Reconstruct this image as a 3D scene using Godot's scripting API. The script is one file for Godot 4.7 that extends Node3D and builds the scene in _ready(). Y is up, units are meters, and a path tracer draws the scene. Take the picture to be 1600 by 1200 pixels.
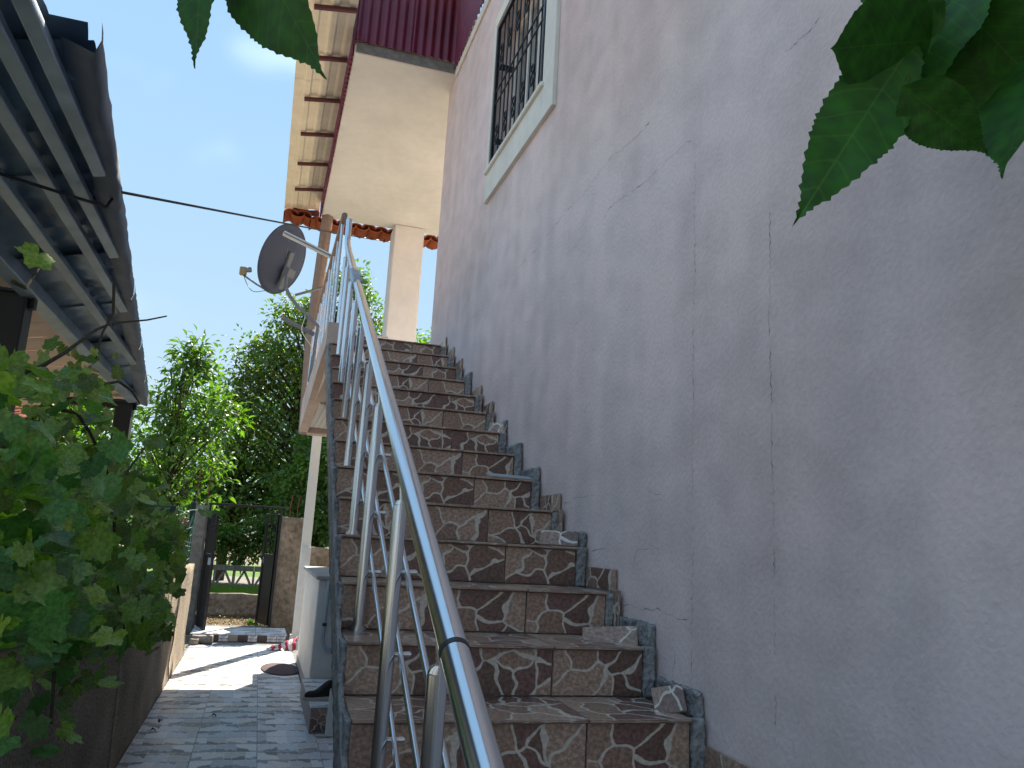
extends Node3D

# ------------------------------------------------------------------ camera numbers
const EYE := Vector3(0, 1.5, 0)
const CX := Vector3(0.953216, 0.054460, 0.297345)
const CY := Vector3(-0.110059, 0.978651, 0.173575)
const CZ := Vector3(-0.281544, -0.198180, 0.938860)
const FOCAL := 1250.0
const TO_SUN := Vector3(0.304, 0.719, -0.625)

var M := {}
var counters := {}
var rng := RandomNumberGenerator.new()

# ------------------------------------------------------------------ naming and nodes
func numbered(parent: Node, called: String) -> String:
	var key := str(parent.get_instance_id()) + called
	var n: int = counters.get(key, 0)
	counters[key] = n + 1
	return called if n == 0 else "%s_%03d" % [called, n]

func tag(o: Node, label: String, category: String, group := "", kind := "") -> Node:
	if label != "": o.set_meta("label", label)
	if category != "": o.set_meta("category", category)
	if group != "": o.set_meta("group", group)
	if kind != "": o.set_meta("kind", kind)
	return o

func thing(called: String, label: String, category: String, at := Vector3.ZERO, turn := 0.0, group := "") -> Node3D:
	var o := Node3D.new()
	o.name = numbered(self, called)
	add_child(o)
	o.position = at
	o.rotation.y = turn
	tag(o, label, category, group)
	return o

func part(parent: Node, called: String, mesh: Mesh, mat: Material, at := Vector3.ZERO) -> MeshInstance3D:
	var o := MeshInstance3D.new()
	o.name = numbered(parent, called)
	o.mesh = mesh
	o.material_override = mat
	o.position = at
	parent.add_child(o, true)
	return o

func structure(called: String, mesh: Mesh, mat: Material, at := Vector3.ZERO) -> MeshInstance3D:
	var o := part(self, called, mesh, mat, at)
	o.set_meta("kind", "structure")
	return o

# ------------------------------------------------------------------ mesh helpers
func mb() -> SurfaceTool:
	var st := SurfaceTool.new()
	st.begin(Mesh.PRIMITIVE_TRIANGLES)
	return st

func tri(st: SurfaceTool, a: Vector3, b: Vector3, c: Vector3, n: Vector3, ua := Vector2.ZERO, ub := Vector2.ZERO, uc := Vector2.ZERO) -> void:
	if (b - a).cross(c - a).dot(n) > 0.0:
		var t := b; b = c; c = t
		var tu := ub; ub = uc; uc = tu
	st.set_normal(n); st.set_uv(ua); st.add_vertex(a)
	st.set_normal(n); st.set_uv(ub); st.add_vertex(b)
	st.set_normal(n); st.set_uv(uc); st.add_vertex(c)

func quad(st: SurfaceTool, a: Vector3, b: Vector3, c: Vector3, d: Vector3, n: Vector3, uv := Rect2(0, 0, 1, 1)) -> void:
	var ua := uv.position
	var ub := uv.position + Vector2(uv.size.x, 0)
	var uc := uv.end
	var ud := uv.position + Vector2(0, uv.size.y)
	tri(st, a, b, c, n, ua, ub, uc)
	tri(st, a, c, d, n, ua, uc, ud)

# chamfered box; xf places it; bevel b
func cbox(st: SurfaceTool, c: Vector3, s: Vector3, b := 0.0, xf := Transform3D.IDENTITY, uvface := Rect2(0, 0, 1, 1)) -> void:
	var h := s * 0.5
	b = min(b, min(h.x, min(h.y, h.z)) * 0.9)
	var ax := [Vector3.RIGHT, Vector3.UP, Vector3.BACK]
	for i in 3:
		var n: Vector3 = ax[i]
		var u: Vector3 = ax[(i + 1) % 3]
		var v: Vector3 = ax[(i + 2) % 3]
		if i == 0: u = ax[2]; v = ax[1]
		if i == 1: u = ax[0]; v = ax[2]
		if i == 2: u = ax[0]; v = ax[1]
		var hu: float = abs(h.dot(u)) - b
		var hv: float = abs(h.dot(v)) - b
		var hn: float = abs(h.dot(n))
		for sg in [-1.0, 1.0]:
			var p: Vector3 = c + n * hn * sg
			quad(st, xf * (p - u * hu + v * hv), xf * (p + u * hu + v * hv), xf * (p + u * hu - v * hv), xf * (p - u * hu - v * hv), (xf.basis * (n * sg)).normalized(), uvface)
	if b <= 0.0: return
	for i in 3:
		var w: Vector3 = ax[i]
		var u: Vector3 = ax[(i + 1) % 3]
		var v: Vector3 = ax[(i + 2) % 3]
		var hw: float = abs(h.dot(w)) - b
		for su in [-1.0, 1.0]:
			for sv in [-1.0, 1.0]:
				var pu: Vector3 = c + u * su * abs(h.dot(u)) + v * sv * (abs(h.dot(v)) - b)
				var pv: Vector3 = c + u * su * (abs(h.dot(u)) - b) + v * sv * abs(h.dot(v))
				quad(st, xf * (pu - w * hw), xf * (pu + w * hw), xf * (pv + w * hw), xf * (pv - w * hw), (xf.basis * (u * su + v * sv)).normalized())
	for sx in [-1.0, 1.0]:
		for sy in [-1.0, 1.0]:
			for sz in [-1.0, 1.0]:
				var k := c + Vector3(h.x * sx, h.y * sy, h.z * sz)
				tri(st, xf * (k - Vector3(0, b * sy, b * sz)), xf * (k - Vector3(b * sx, 0, b * sz)), xf * (k - Vector3(b * sx, b * sy, 0)), (xf.basis * Vector3(sx, sy, sz)).normalized())

func box(s: Vector3, b := 0.004) -> ArrayMesh:
	var st := mb()
	cbox(st, Vector3.ZERO, s, b)
	return st.commit()

func boxp(parent: Node, called: String, lo: Vector3, hi: Vector3, mat: Material, b := 0.004) -> MeshInstance3D:
	return part(parent, called, box(hi - lo, b), mat, (lo + hi) * 0.5)

func tube_into(st: SurfaceTool, pts: Array, radii, sides := 12, caps := true) -> void:
	var n := pts.size()
	var rings := []
	var side := Vector3.ZERO
	for i in n:
		var d: Vector3
		if i == 0: d = pts[1] - pts[0]
		elif i == n - 1: d = pts[n - 1] - pts[n - 2]
		else: d = (pts[i + 1] - pts[i]).normalized() + (pts[i] - pts[i - 1]).normalized()
		d = d.normalized()
		if i == 0:
			side = d.cross(Vector3.UP if abs(d.y) < 0.9 else Vector3.RIGHT).normalized()
		else:
			side = (side - d * side.dot(d)).normalized()
		var up := d.cross(side)
		var r: float = radii if radii is float else radii[i]
		var ring := []
		for k in sides:
			var a := TAU * k / sides
			ring.append([pts[i] + (side * cos(a) + up * sin(a)) * r, side * cos(a) + up * sin(a)])
		rings.append(ring)
	for i in n - 1:
		for k in sides:
			var k2 := (k + 1) % sides
			var a = rings[i][k]; var b = rings[i][k2]; var c = rings[i + 1][k2]; var d2 = rings[i + 1][k]
			var vs := [a, b, c, a, c, d2]
			if (b[0] - a[0]).cross(c[0] - a[0]).dot(a[1]) > 0.0: vs = [a, c, b, a, d2, c]
			for v in vs:
				st.set_normal(v[1]); st.set_uv(Vector2(float(k) / sides, float(i))); st.add_vertex(v[0])
	if caps:
		for e in [0, n - 1]:
			var dir: Vector3 = (pts[0] - pts[1]).normalized() if e == 0 else (pts[n - 1] - pts[n - 2]).normalized()
			for k in sides:
				tri(st, pts[e], rings[e][k][0], rings[e][(k + 1) % sides][0], dir)

func tube(pts: Array, radii, sides := 12) -> ArrayMesh:
	var st := mb()
	tube_into(st, pts, radii, sides)
	return st.commit()

# box subdivided and pushed about by noise: mortar, rubble, cloth heaps
func lump(s: Vector3, seg: Vector3i, amp: float, freq: float, sd: int) -> ArrayMesh:
	var nz := FastNoiseLite.new()
	nz.seed = sd; nz.frequency = freq; nz.fractal_octaves = 3
	var st := mb()
	st.set_smooth_group(0)
	var h := s * 0.5
	var f := func(p: Vector3) -> Vector3:
		var q := p + Vector3(sd * 1.7, 0, 0)
		return p + Vector3(nz.get_noise_3dv(q), nz.get_noise_3dv(q + Vector3(31, 0, 7)), nz.get_noise_3dv(q + Vector3(3, 57, 0))) * amp
	var ax := [Vector3.RIGHT, Vector3.UP, Vector3.BACK]
	for i in 3:
		var n: Vector3 = ax[i]
		var j := (i + 1) % 3
		var k := (i + 2) % 3
		for sg in [-1.0, 1.0]:
			for a in seg[j]:
				for b in seg[k]:
					var c := []
					for o in [[0, 0], [1, 0], [1, 1], [0, 1]]:
						var p: Vector3 = n * h[i] * sg
						p[j] = (float(a + o[0]) / seg[j] - 0.5) * s[j]
						p[k] = (float(b + o[1]) / seg[k] - 0.5) * s[k]
						c.append(f.call(p))
					var ord := [0, 2, 1, 0, 3, 2] if sg > 0 else [0, 1, 2, 0, 2, 3]
					for q in ord:
						st.set_uv(Vector2(c[q].x + c[q].z, c[q].y)); st.add_vertex(c[q])
	st.index()
	st.generate_normals()
	return st.commit()

# ------------------------------------------------------------------ pixels to directions
func ray(px: float, py: float) -> Vector3:
	return CX * ((px - 800.0) / FOCAL) - CY * ((py - 600.0) / FOCAL) - CZ

func on_z(px: float, py: float, z: float) -> Vector3:
	var d := ray(px, py)
	return EYE + d * (z / d.z)

# ------------------------------------------------------------------ textures
func ramp(img: Image, cols: Array) -> ImageTexture:
	var lut := PackedByteArray()
	for i in 256:
		var t := float(i) / 255.0 * (cols.size() - 1)
		var k: int = min(int(t), cols.size() - 2)
		var c: Color = cols[k].lerp(cols[k + 1], t - k)
		lut.append_array([int(c.r * 255), int(c.g * 255), int(c.b * 255)])
	var src := img.get_data()
	var out := PackedByteArray()
	out.resize(src.size() * 3)
	for i in src.size():
		var v := src[i] * 3
		out[i * 3] = lut[v]; out[i * 3 + 1] = lut[v + 1]; out[i * 3 + 2] = lut[v + 2]
	var o := Image.create_from_data(img.get_width(), img.get_height(), false, Image.FORMAT_RGB8, out)
	o.generate_mipmaps()
	return ImageTexture.create_from_image(o)

func noise_img(sd: int, freq: float, oct := 4, size := 256, type := FastNoiseLite.TYPE_SIMPLEX_SMOOTH) -> Image:
	var n := FastNoiseLite.new()
	n.seed = sd; n.frequency = freq; n.fractal_octaves = oct; n.noise_type = type
	var im := n.get_seamless_image(size, size)
	im.convert(Image.FORMAT_L8)
	return im

func normal_tex(img: Image, k: float) -> ImageTexture:
	var im := img.duplicate()
	im.convert(Image.FORMAT_RGBA8)
	im.bump_map_to_normal_map(k)
	im.generate_mipmaps()
	return ImageTexture.create_from_image(im)

func plain(col: Color, rough := 0.85, metal := 0.0) -> StandardMaterial3D:
	var m := StandardMaterial3D.new()
	m.albedo_color = col; m.roughness = rough; m.metallic = metal
	m.cull_mode = BaseMaterial3D.CULL_DISABLED
	return m

# world-mapped surface with a fine pattern (uv1) and a broad one (uv2)
func surf(cols: Array, sd: int, fine: float, broad: float, broad_cols: Array, rough := 0.9, bump := 2.0, freq := 0.03, oct := 5) -> StandardMaterial3D:
	var m := StandardMaterial3D.new()
	var im := noise_img(sd, freq, oct)
	m.albedo_texture = ramp(im, cols)
	m.roughness = rough
	m.uv1_triplanar = true; m.uv1_world_triplanar = true
	m.uv1_scale = Vector3.ONE * fine
	m.cull_mode = BaseMaterial3D.CULL_DISABLED
	if bump > 0.0:
		m.normal_enabled = true
		m.normal_texture = normal_tex(im, bump)
		m.normal_scale = 1.0
	if broad_cols.size() > 0:
		m.detail_enabled = true
		m.detail_blend_mode = BaseMaterial3D.BLEND_MODE_MUL
		m.detail_uv_layer = BaseMaterial3D.DETAIL_UV_2
		m.detail_albedo = ramp(noise_img(sd + 11, 0.012, 4), broad_cols)
		m.uv2_triplanar = true; m.uv2_world_triplanar = true
		m.uv2_scale = Vector3.ONE * broad
	return m

func g(v: float) -> Color: return Color(v, v, v)

# the house wall's broad colouring: trowel patches and rain streaks, one image over eight metres
func wall_patches() -> ImageTexture:
	var n := 512
	var a := FastNoiseLite.new(); a.seed = 5; a.frequency = 0.011; a.fractal_octaves = 4
	var b := FastNoiseLite.new(); b.seed = 9; b.frequency = 0.02; b.fractal_octaves = 4
	var c := FastNoiseLite.new(); c.seed = 15; c.frequency = 0.05; c.fractal_octaves = 3
	var out := PackedByteArray()
	out.resize(n * n * 3)
	var i := 0
	for y in n:
		for x in n:
			var patch := a.get_noise_2d(x * 0.8, y * 0.8)
			var streak := b.get_noise_2d(x * 2.6, y * 0.22)
			var blot := c.get_noise_2d(x + y * 0.6, y * 1.3 - x * 0.4)
			var v := 0.95 + patch * 0.08 + streak * 0.045 + blot * 0.05
			var warm := a.get_noise_2d(x * 0.5 + 900.0, y * 0.5) * 0.03
			out[i] = int(clamp(v + warm, 0, 1) * 255.0)
			out[i + 1] = int(clamp(v, 0, 1) * 255.0)
			out[i + 2] = int(clamp(v - warm * 0.8, 0, 1) * 255.0)
			i += 3
	var im := Image.create_from_data(n, n, false, Image.FORMAT_RGB8, out)
	im.generate_mipmaps()
	return ImageTexture.create_from_image(im)

# printed crazy-paving tile
func paving_print(sd: int) -> ImageTexture:
	var n := 288
	var r := RandomNumberGenerator.new(); r.seed = sd
	var pts := PackedVector2Array()
	var cols := []
	var pal := [Color(0.50, 0.385, 0.335), Color(0.57, 0.455, 0.395), Color(0.67, 0.555, 0.485), Color(0.475, 0.35, 0.32), Color(0.61, 0.49, 0.425), Color(0.44, 0.335, 0.295)]
	for gy in 4:
		for gx in 2:
			pts.append(Vector2((gx + r.randf_range(0.15, 0.85) + (0.3 if gy % 2 else -0.2)) / 2.0, (gy + r.randf_range(0.1, 0.9)) / 4.0) * n)
			cols.append(pal[r.randi() % pal.size()])
	for k in 4:
		pts.append(Vector2(r.randf(), r.randf()) * n)
		cols.append(pal[[3, 5, 2][k % 3]])
	var wx := FastNoiseLite.new(); wx.seed = sd; wx.frequency = 0.014; wx.fractal_octaves = 1
	var gr := FastNoiseLite.new(); gr.seed = sd + 3; gr.frequency = 0.06; gr.fractal_octaves = 4
	var out := PackedByteArray(); out.resize(n * n * 3)
	var i := 0
	var np := pts.size()
	for y in n:
		for x in n:
			var p := Vector2(x + wx.get_noise_2d(x, y) * 13.0, y + wx.get_noise_2d(x + 500, y) * 13.0)
			var d1 := 1e12; var d2 := 1e12; var b1 := 0; var b2 := 0
			for k in np:
				var d := p.distance_squared_to(pts[k])
				if d < d1: d2 = d1; b2 = b1; d1 = d; b1 = k
				elif d < d2: d2 = d; b2 = k
			var e: float = (d2 - d1) / (2.0 * pts[b1].distance_to(pts[b2]) + 0.001)
			var grain := gr.get_noise_2d(x, y)
			var c: Color = cols[b1]
			c = c * (1.0 + grain * 0.30 + gr.get_noise_2d(x * 3.0, y * 3.0) * 0.12)
			var t: float = smoothstep(3.8, 5.4, e + gr.get_noise_2d(y, x) * 0.9)
			var line := Color(0.80, 0.75, 0.70) * (1.0 + grain * 0.12)
			c = line.lerp(c, t)
			out[i] = int(clamp(c.r, 0, 1) * 255); out[i + 1] = int(clamp(c.g, 0, 1) * 255); out[i + 2] = int(clamp(c.b, 0, 1) * 255)
			i += 3
	var im := Image.create_from_data(n, n, false, Image.FORMAT_RGB8, out)
	im.generate_mipmaps()
	return ImageTexture.create_from_image(im)

# printed path tile: rows of split stones in grey and blue-grey
func path_print(sd: int) -> ImageTexture:
	var n := 256
	var r := RandomNumberGenerator.new(); r.seed = sd
	var cells := []
	for k in 64: cells.append([r.randf_range(0.74, 0.90), r.randf_range(0.44, 0.64), r.randf_range(-0.9, 0.9), r.randf_range(0.25, 0.75), r.randf_range(-0.03, 0.02)])
	var gr := FastNoiseLite.new(); gr.seed = sd; gr.frequency = 0.035; gr.fractal_octaves = 4
	var out := PackedByteArray(); out.resize(n * n * 3)
	var i := 0
	for y in n:
		for x in n:
			var wy := y + gr.get_noise_2d(x, y) * 9.0
			var row := posmod(int(floor(wy / 128.0)), 2)
			var xx := x + (43.0 if row % 2 else 0.0) + gr.get_noise_2d(x + 300, y) * 7.0
			var colm := posmod(int(floor(xx / 85.34)), 3)
			var cl = cells[row * 8 + colm]
			var fx := fposmod(xx, 85.34) / 85.34
			var fy := fposmod(wy, 128.0) / 128.0
			var v: float = cl[0]
			var wedge: float = cl[3] * 0.55 + (fx - 0.5) * cl[2] * 0.8 + gr.get_noise_2d(x * 0.7, y * 0.7 + 70) * 0.2
			if fy < wedge: v = cl[1]
			v += gr.get_noise_2d(x * 1.5, y * 1.5 + 900) * 0.09
			var edge: float = min(fx, min(fy, 1.0 - fy))
			if edge < 0.018: v = 0.90
			out[i] = int(clamp(v + cl[4] + 0.005, 0, 1) * 255); out[i + 1] = int(clamp(v, 0, 1) * 255); out[i + 2] = int(clamp(v + 0.02 - cl[4], 0, 1) * 255)
			i += 3
	var im := Image.create_from_data(n, n, false, Image.FORMAT_RGB8, out)
	im.generate_mipmaps()
	return ImageTexture.create_from_image(im)

# leaf blade with its veins; uv x across, v along from stalk (0) to tip (1)
func leaf_print(base: Color, vein: Color, sd: int, palmate := false) -> ImageTexture:
	var n := 192
	var gr := FastNoiseLite.new(); gr.seed = sd; gr.frequency = 0.04; gr.fractal_octaves = 4
	var out := PackedByteArray(); out.resize(n * n * 3)
	var i := 0
	for y in n:
		for x in n:
			var u := (float(x) / n - 0.5) * 2.0
			var v := float(y) / n
			var d := 1.0
			if palmate:
				var p := Vector2(u, v * 2.0 - 1.0)
				for k in 5:
					var a := PI * 0.5 + (k - 2) * 1.02
					var dir := Vector2(cos(a), sin(a))
					var t := p.dot(dir)
					if t > 0.0:
						d = min(d, abs(p.cross(dir)) * 3.2 + t * 0.02)
						var s: float = abs(p.cross(dir))
						d = min(d, abs(fposmod(t - s * 0.9, 0.22) - 0.11) * 2.2 + 0.06 + s * 0.25)
			else:
				d = abs(u) * 5.0
				var t2: float = v - abs(u) * 0.42 - u * u * 0.5
				d = min(d, abs(fposmod(t2, 0.125) - 0.062) * 3.0 + 0.025)
			var k2: float = 1.0 - smoothstep(0.018, 0.05, d)
			var c := base * (1.0 + gr.get_noise_2d(x, y) * 0.28)
			c = c.lerp(vein, k2 * 0.6)
			out[i] = int(clamp(c.r, 0, 1) * 255); out[i + 1] = int(clamp(c.g, 0, 1) * 255); out[i + 2] = int(clamp(c.b, 0, 1) * 255)
			i += 3
	var im := Image.create_from_data(n, n, false, Image.FORMAT_RGB8, out)
	im.generate_mipmaps()
	return ImageTexture.create_from_image(im)

func leaf_mat(tex: Texture2D, tint: Color, back: Color, rough := 0.5) -> StandardMaterial3D:
	var m := StandardMaterial3D.new()
	m.albedo_color = tint
	if tex: m.albedo_texture = tex
	m.roughness = rough
	m.backlight_enabled = true
	m.backlight = back
	m.cull_mode = BaseMaterial3D.CULL_DISABLED
	return m

func tiled(tex: Texture2D, rough: float, tint := Color.WHITE) -> StandardMaterial3D:
	var m := StandardMaterial3D.new()
	m.albedo_texture = tex; m.roughness = rough; m.albedo_color = tint
	m.cull_mode = BaseMaterial3D.CULL_DISABLED
	return m

func make_materials() -> void:
	var wall := surf([Color(0.865, 0.785, 0.775), Color(0.885, 0.805, 0.795), Color(0.905, 0.825, 0.815)], 3, 2.6, 0.125, [], 0.92, 1.1, 0.06, 5)
	wall.detail_enabled = true
	wall.detail_blend_mode = BaseMaterial3D.BLEND_MODE_MUL
	wall.detail_uv_layer = BaseMaterial3D.DETAIL_UV_2
	wall.detail_albedo = wall_patches()
	wall.uv2_triplanar = true; wall.uv2_world_triplanar = true
	wall.uv2_scale = Vector3.ONE * 0.125
	M.wall = wall
	M.crack = plain(Color(0.53, 0.49, 0.495), 1.0)
	M.patch = surf([Color(0.62, 0.60, 0.61), Color(0.70, 0.68, 0.69)], 21, 1.5, 0.3, [g(0.9), g(1)], 0.95, 2.0)
	M.cream = surf([Color(0.85, 0.835, 0.82), Color(0.88, 0.865, 0.85)], 31, 0.8, 0.3, [g(0.93), g(1)], 0.9, 0.5)
	M.cream_trim = surf([Color(0.86, 0.85, 0.82), Color(0.90, 0.89, 0.86)], 33, 1.0, 0.5, [g(0.94), g(1)], 0.8, 0.4)
	M.pink = surf([Color(0.82, 0.73, 0.68), Color(0.86, 0.77, 0.72)], 35, 1.0, 0.4, [g(0.88), g(1)], 0.9, 1.0)
	M.maroon = surf([Color(0.44, 0.15, 0.25), Color(0.48, 0.17, 0.28)], 41, 1.2, 0.6, [g(0.82), g(1)], 0.45, 0.3)
	M.maroon_bar = plain(Color(0.34, 0.15, 0.19), 0.55)
	M.eave = surf([Color(0.82, 0.785, 0.72), Color(0.87, 0.835, 0.77)], 43, 0.9, 0.4, [g(0.9), g(1)], 0.75, 0.3)
	M.brightened_eave = surf([Color(0.80, 0.76, 0.69), Color(0.86, 0.82, 0.75)], 43, 0.9, 0.4, [g(0.9), g(1)], 0.6, 0.3)
	M.brightened_eave.backlight_enabled = true
	M.brightened_eave.backlight = Color(0.42, 0.40, 0.36)  # translucency added to brighten the underside of the eave sheets
	M.concrete = surf([Color(0.46, 0.45, 0.44), Color(0.60, 0.585, 0.565)], 51, 1.6, 0.4, [g(0.75), g(1)], 0.95, 3.0)
	M.old_concrete = surf([Color(0.40, 0.36, 0.32), Color(0.55, 0.50, 0.45), Color(0.62, 0.57, 0.52)], 53, 1.3, 0.5, [Color(0.68, 0.66, 0.62), g(1)], 0.95, 4.0)
	M.mortar = surf([Color(0.46, 0.45, 0.455), Color(0.65, 0.64, 0.64), Color(0.78, 0.77, 0.765)], 55, 4.0, 1.5, [g(0.7), g(1)], 0.95, 8.0, 0.04, 5)
	M.stringer = surf([Color(0.50, 0.475, 0.475), Color(0.64, 0.615, 0.61), Color(0.74, 0.72, 0.715)], 56, 4.0, 1.5, [g(0.72), g(1)], 0.95, 8.0, 0.04, 5)
	M.roughcast = surf([Color(0.33, 0.30, 0.27), Color(0.62, 0.57, 0.51), Color(0.78, 0.73, 0.66)], 57, 3.5, 0.5, [g(0.75), g(1)], 1.0, 8.0, 0.05, 4)
	M.white_wall = surf([Color(0.84, 0.84, 0.83), Color(0.89, 0.89, 0.88)], 61, 1.0, 0.5, [g(0.92), g(1)], 0.85, 0.6)
	M.white_paint = plain(Color(0.86, 0.85, 0.83), 0.5)
	M.grey_cap = surf([Color(0.58, 0.57, 0.57), Color(0.66, 0.65, 0.65)], 63, 1.4, 0.5, [], 0.8, 0.8)
	var steel := plain(Color(0.82, 0.83, 0.85), 0.22, 1.0)
	M.steel = steel
	M.steel_thin = plain(Color(0.78, 0.79, 0.81), 0.22, 1.0)
	M.steel_joint = plain(Color(0.25, 0.25, 0.26), 0.5, 0.6)
	M.black_metal = plain(Color(0.055, 0.06, 0.075), 0.45)
	M.navy = plain(Color(0.06, 0.075, 0.12), 0.4)
	M.dark_post = plain(Color(0.085, 0.10, 0.13), 0.5)
	M.galv = surf([Color(0.64, 0.72, 0.80), Color(0.74, 0.82, 0.90)], 71, 0.8, 0.5, [Color(0.75, 0.74, 0.72), g(1)], 0.38, 0.3)
	M.galv.metallic = 0.35
	M.sheet = surf([Color(0.55, 0.65, 0.76), Color(0.67, 0.77, 0.87)], 73, 0.7, 0.5, [Color(0.7, 0.69, 0.68), g(1)], 0.42, 0.4)
	M.sheet.metallic = 0.25
	M.flash = surf([Color(0.42, 0.46, 0.53), Color(0.52, 0.56, 0.63)], 74, 0.7, 0.5, [g(0.8), g(1)], 0.6, 0.5)
	M.clay = surf([Color(0.58, 0.27, 0.16), Color(0.68, 0.36, 0.22)], 81, 1.8, 0.9, [g(0.8), g(1)], 0.9, 1.5)
	M.green_metal = plain(Color(0.03, 0.20, 0.18), 0.4)
	M.wire = plain(Color(0.42, 0.58, 0.52), 0.4)
	M.rust = surf([Color(0.32, 0.17, 0.12), Color(0.46, 0.26, 0.18)], 83, 4.0, 1.0, [], 0.95, 1.0)
	M.dish = plain(Color(0.25, 0.28, 0.36), 0.6)
	M.bracket = plain(Color(0.46, 0.47, 0.49), 0.5, 0.3)
	M.beige_plastic = plain(Color(0.62, 0.54, 0.40), 0.6)
	M.cable = plain(Color(0.06, 0.07, 0.10), 0.6)
	M.brown_post = surf([Color(0.50, 0.42, 0.38), Color(0.58, 0.50, 0.45)], 85, 1.5, 0.7, [], 0.8, 0.4)
	M.dirt = surf([Color(0.26, 0.20, 0.13), Color(0.40, 0.32, 0.21), Color(0.50, 0.41, 0.28)], 91, 0.9, 0.2, [g(0.7), g(1)], 1.0, 5.0)
	M.earth = surf([Color(0.50, 0.47, 0.40), Color(0.61, 0.575, 0.50)], 93, 0.5, 0.08, [g(0.7), g(1)], 1.0, 4.0)
	M.lawn = surf([Color(0.26, 0.40, 0.10), Color(0.42, 0.56, 0.16)], 95, 1.0, 0.2, [g(0.75), g(1)], 1.0, 4.0)
	M.grout = surf([Color(0.40, 0.40, 0.42), Color(0.50, 0.50, 0.51)], 97, 2.0, 0.5, [], 1.0, 1.0)
	M.brick = surf([Color(0.52, 0.27, 0.20), Color(0.63, 0.36, 0.27)], 99, 2.0, 0.9, [g(0.8), g(1)], 0.95, 2.0)
	M.bark = surf([Color(0.20, 0.17, 0.13), Color(0.34, 0.29, 0.23)], 101, 3.0, 0.9, [], 1.0, 5.0)
	M.vine_wood = plain(Color(0.22, 0.20, 0.13), 0.9)
	M.green_stem = plain(Color(0.32, 0.40, 0.14), 0.7)
	M.glass = plain(Color(0.45, 0.52, 0.58, 0.22), 0.03)
	M.glass.transparency = BaseMaterial3D.TRANSPARENCY_ALPHA
	M.curtain = surf([Color(0.66, 0.62, 0.52), Color(0.76, 0.72, 0.63)], 103, 1.0, 0.5, [], 0.95, 0.5)
	M.mat = surf([Color(0.30, 0.25, 0.27), Color(0.38, 0.32, 0.34)], 105, 5.0, 1.0, [], 1.0, 3.0)
	M.red_cloth = plain(Color(0.66, 0.20, 0.28), 0.95)
	M.white_cloth = plain(Color(0.82, 0.78, 0.77), 0.95)
	M.shoe_black = plain(Color(0.03, 0.03, 0.035), 0.7)
	M.sole = plain(Color(0.75, 0.74, 0.70), 0.7)
	M.tile_dark = plain(Color(0.30, 0.23, 0.21), 0.45)
	M.tile_light = plain(Color(0.60, 0.56, 0.52), 0.45)
	M.tile_edge = plain(Color(0.62, 0.53, 0.47), 0.7)
	M.paving = []
	for k in 3: M.paving.append(tiled(paving_print(40 + k), 0.32))
	M.path = []
	for k in 3: M.path.append(tiled(path_print(70 + k), 0.42))
	var mul := leaf_print(Color(0.17, 0.375, 0.05), Color(0.38, 0.53, 0.18), 7)
	M.mulberry = [leaf_mat(mul, Color(1, 1, 1), Color(0.35, 0.6, 0.12), 0.65), leaf_mat(mul, Color(0.88, 0.93, 0.85), Color(0.35, 0.6, 0.12), 0.65)]
	var gp := leaf_print(Color(0.47, 0.58, 0.31), Color(0.62, 0.69, 0.45), 17, true)
	M.grape = []
	for t in [Color(1.05, 1.05, 1), Color(0.85, 1.0, 1.05), Color(1.15, 1.15, 0.85), Color(0.60, 0.75, 0.70), Color(1.25, 1.15, 0.85)]:
		M.grape.append(leaf_mat(gp, t, Color(0.75, 0.9, 0.35), 0.4))
	M.grape_small = leaf_mat(gp, Color.WHITE, Color(0.75, 0.9, 0.35), 0.4)
	M.grape_small.vertex_color_use_as_albedo = true
	M.foliage = leaf_mat(null, Color.WHITE, Color(0.85, 1.0, 0.35), 0.4)
	M.foliage.vertex_color_use_as_albedo = true
	M.grass = leaf_mat(null, Color(0.34, 0.48, 0.14), Color(0.4, 0.5, 0.12), 0.8)
	M.house_white = plain(Color(0.85, 0.85, 0.84), 0.9)
	M.dark_glass = plain(Color(0.08, 0.10, 0.13), 0.1)

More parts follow.
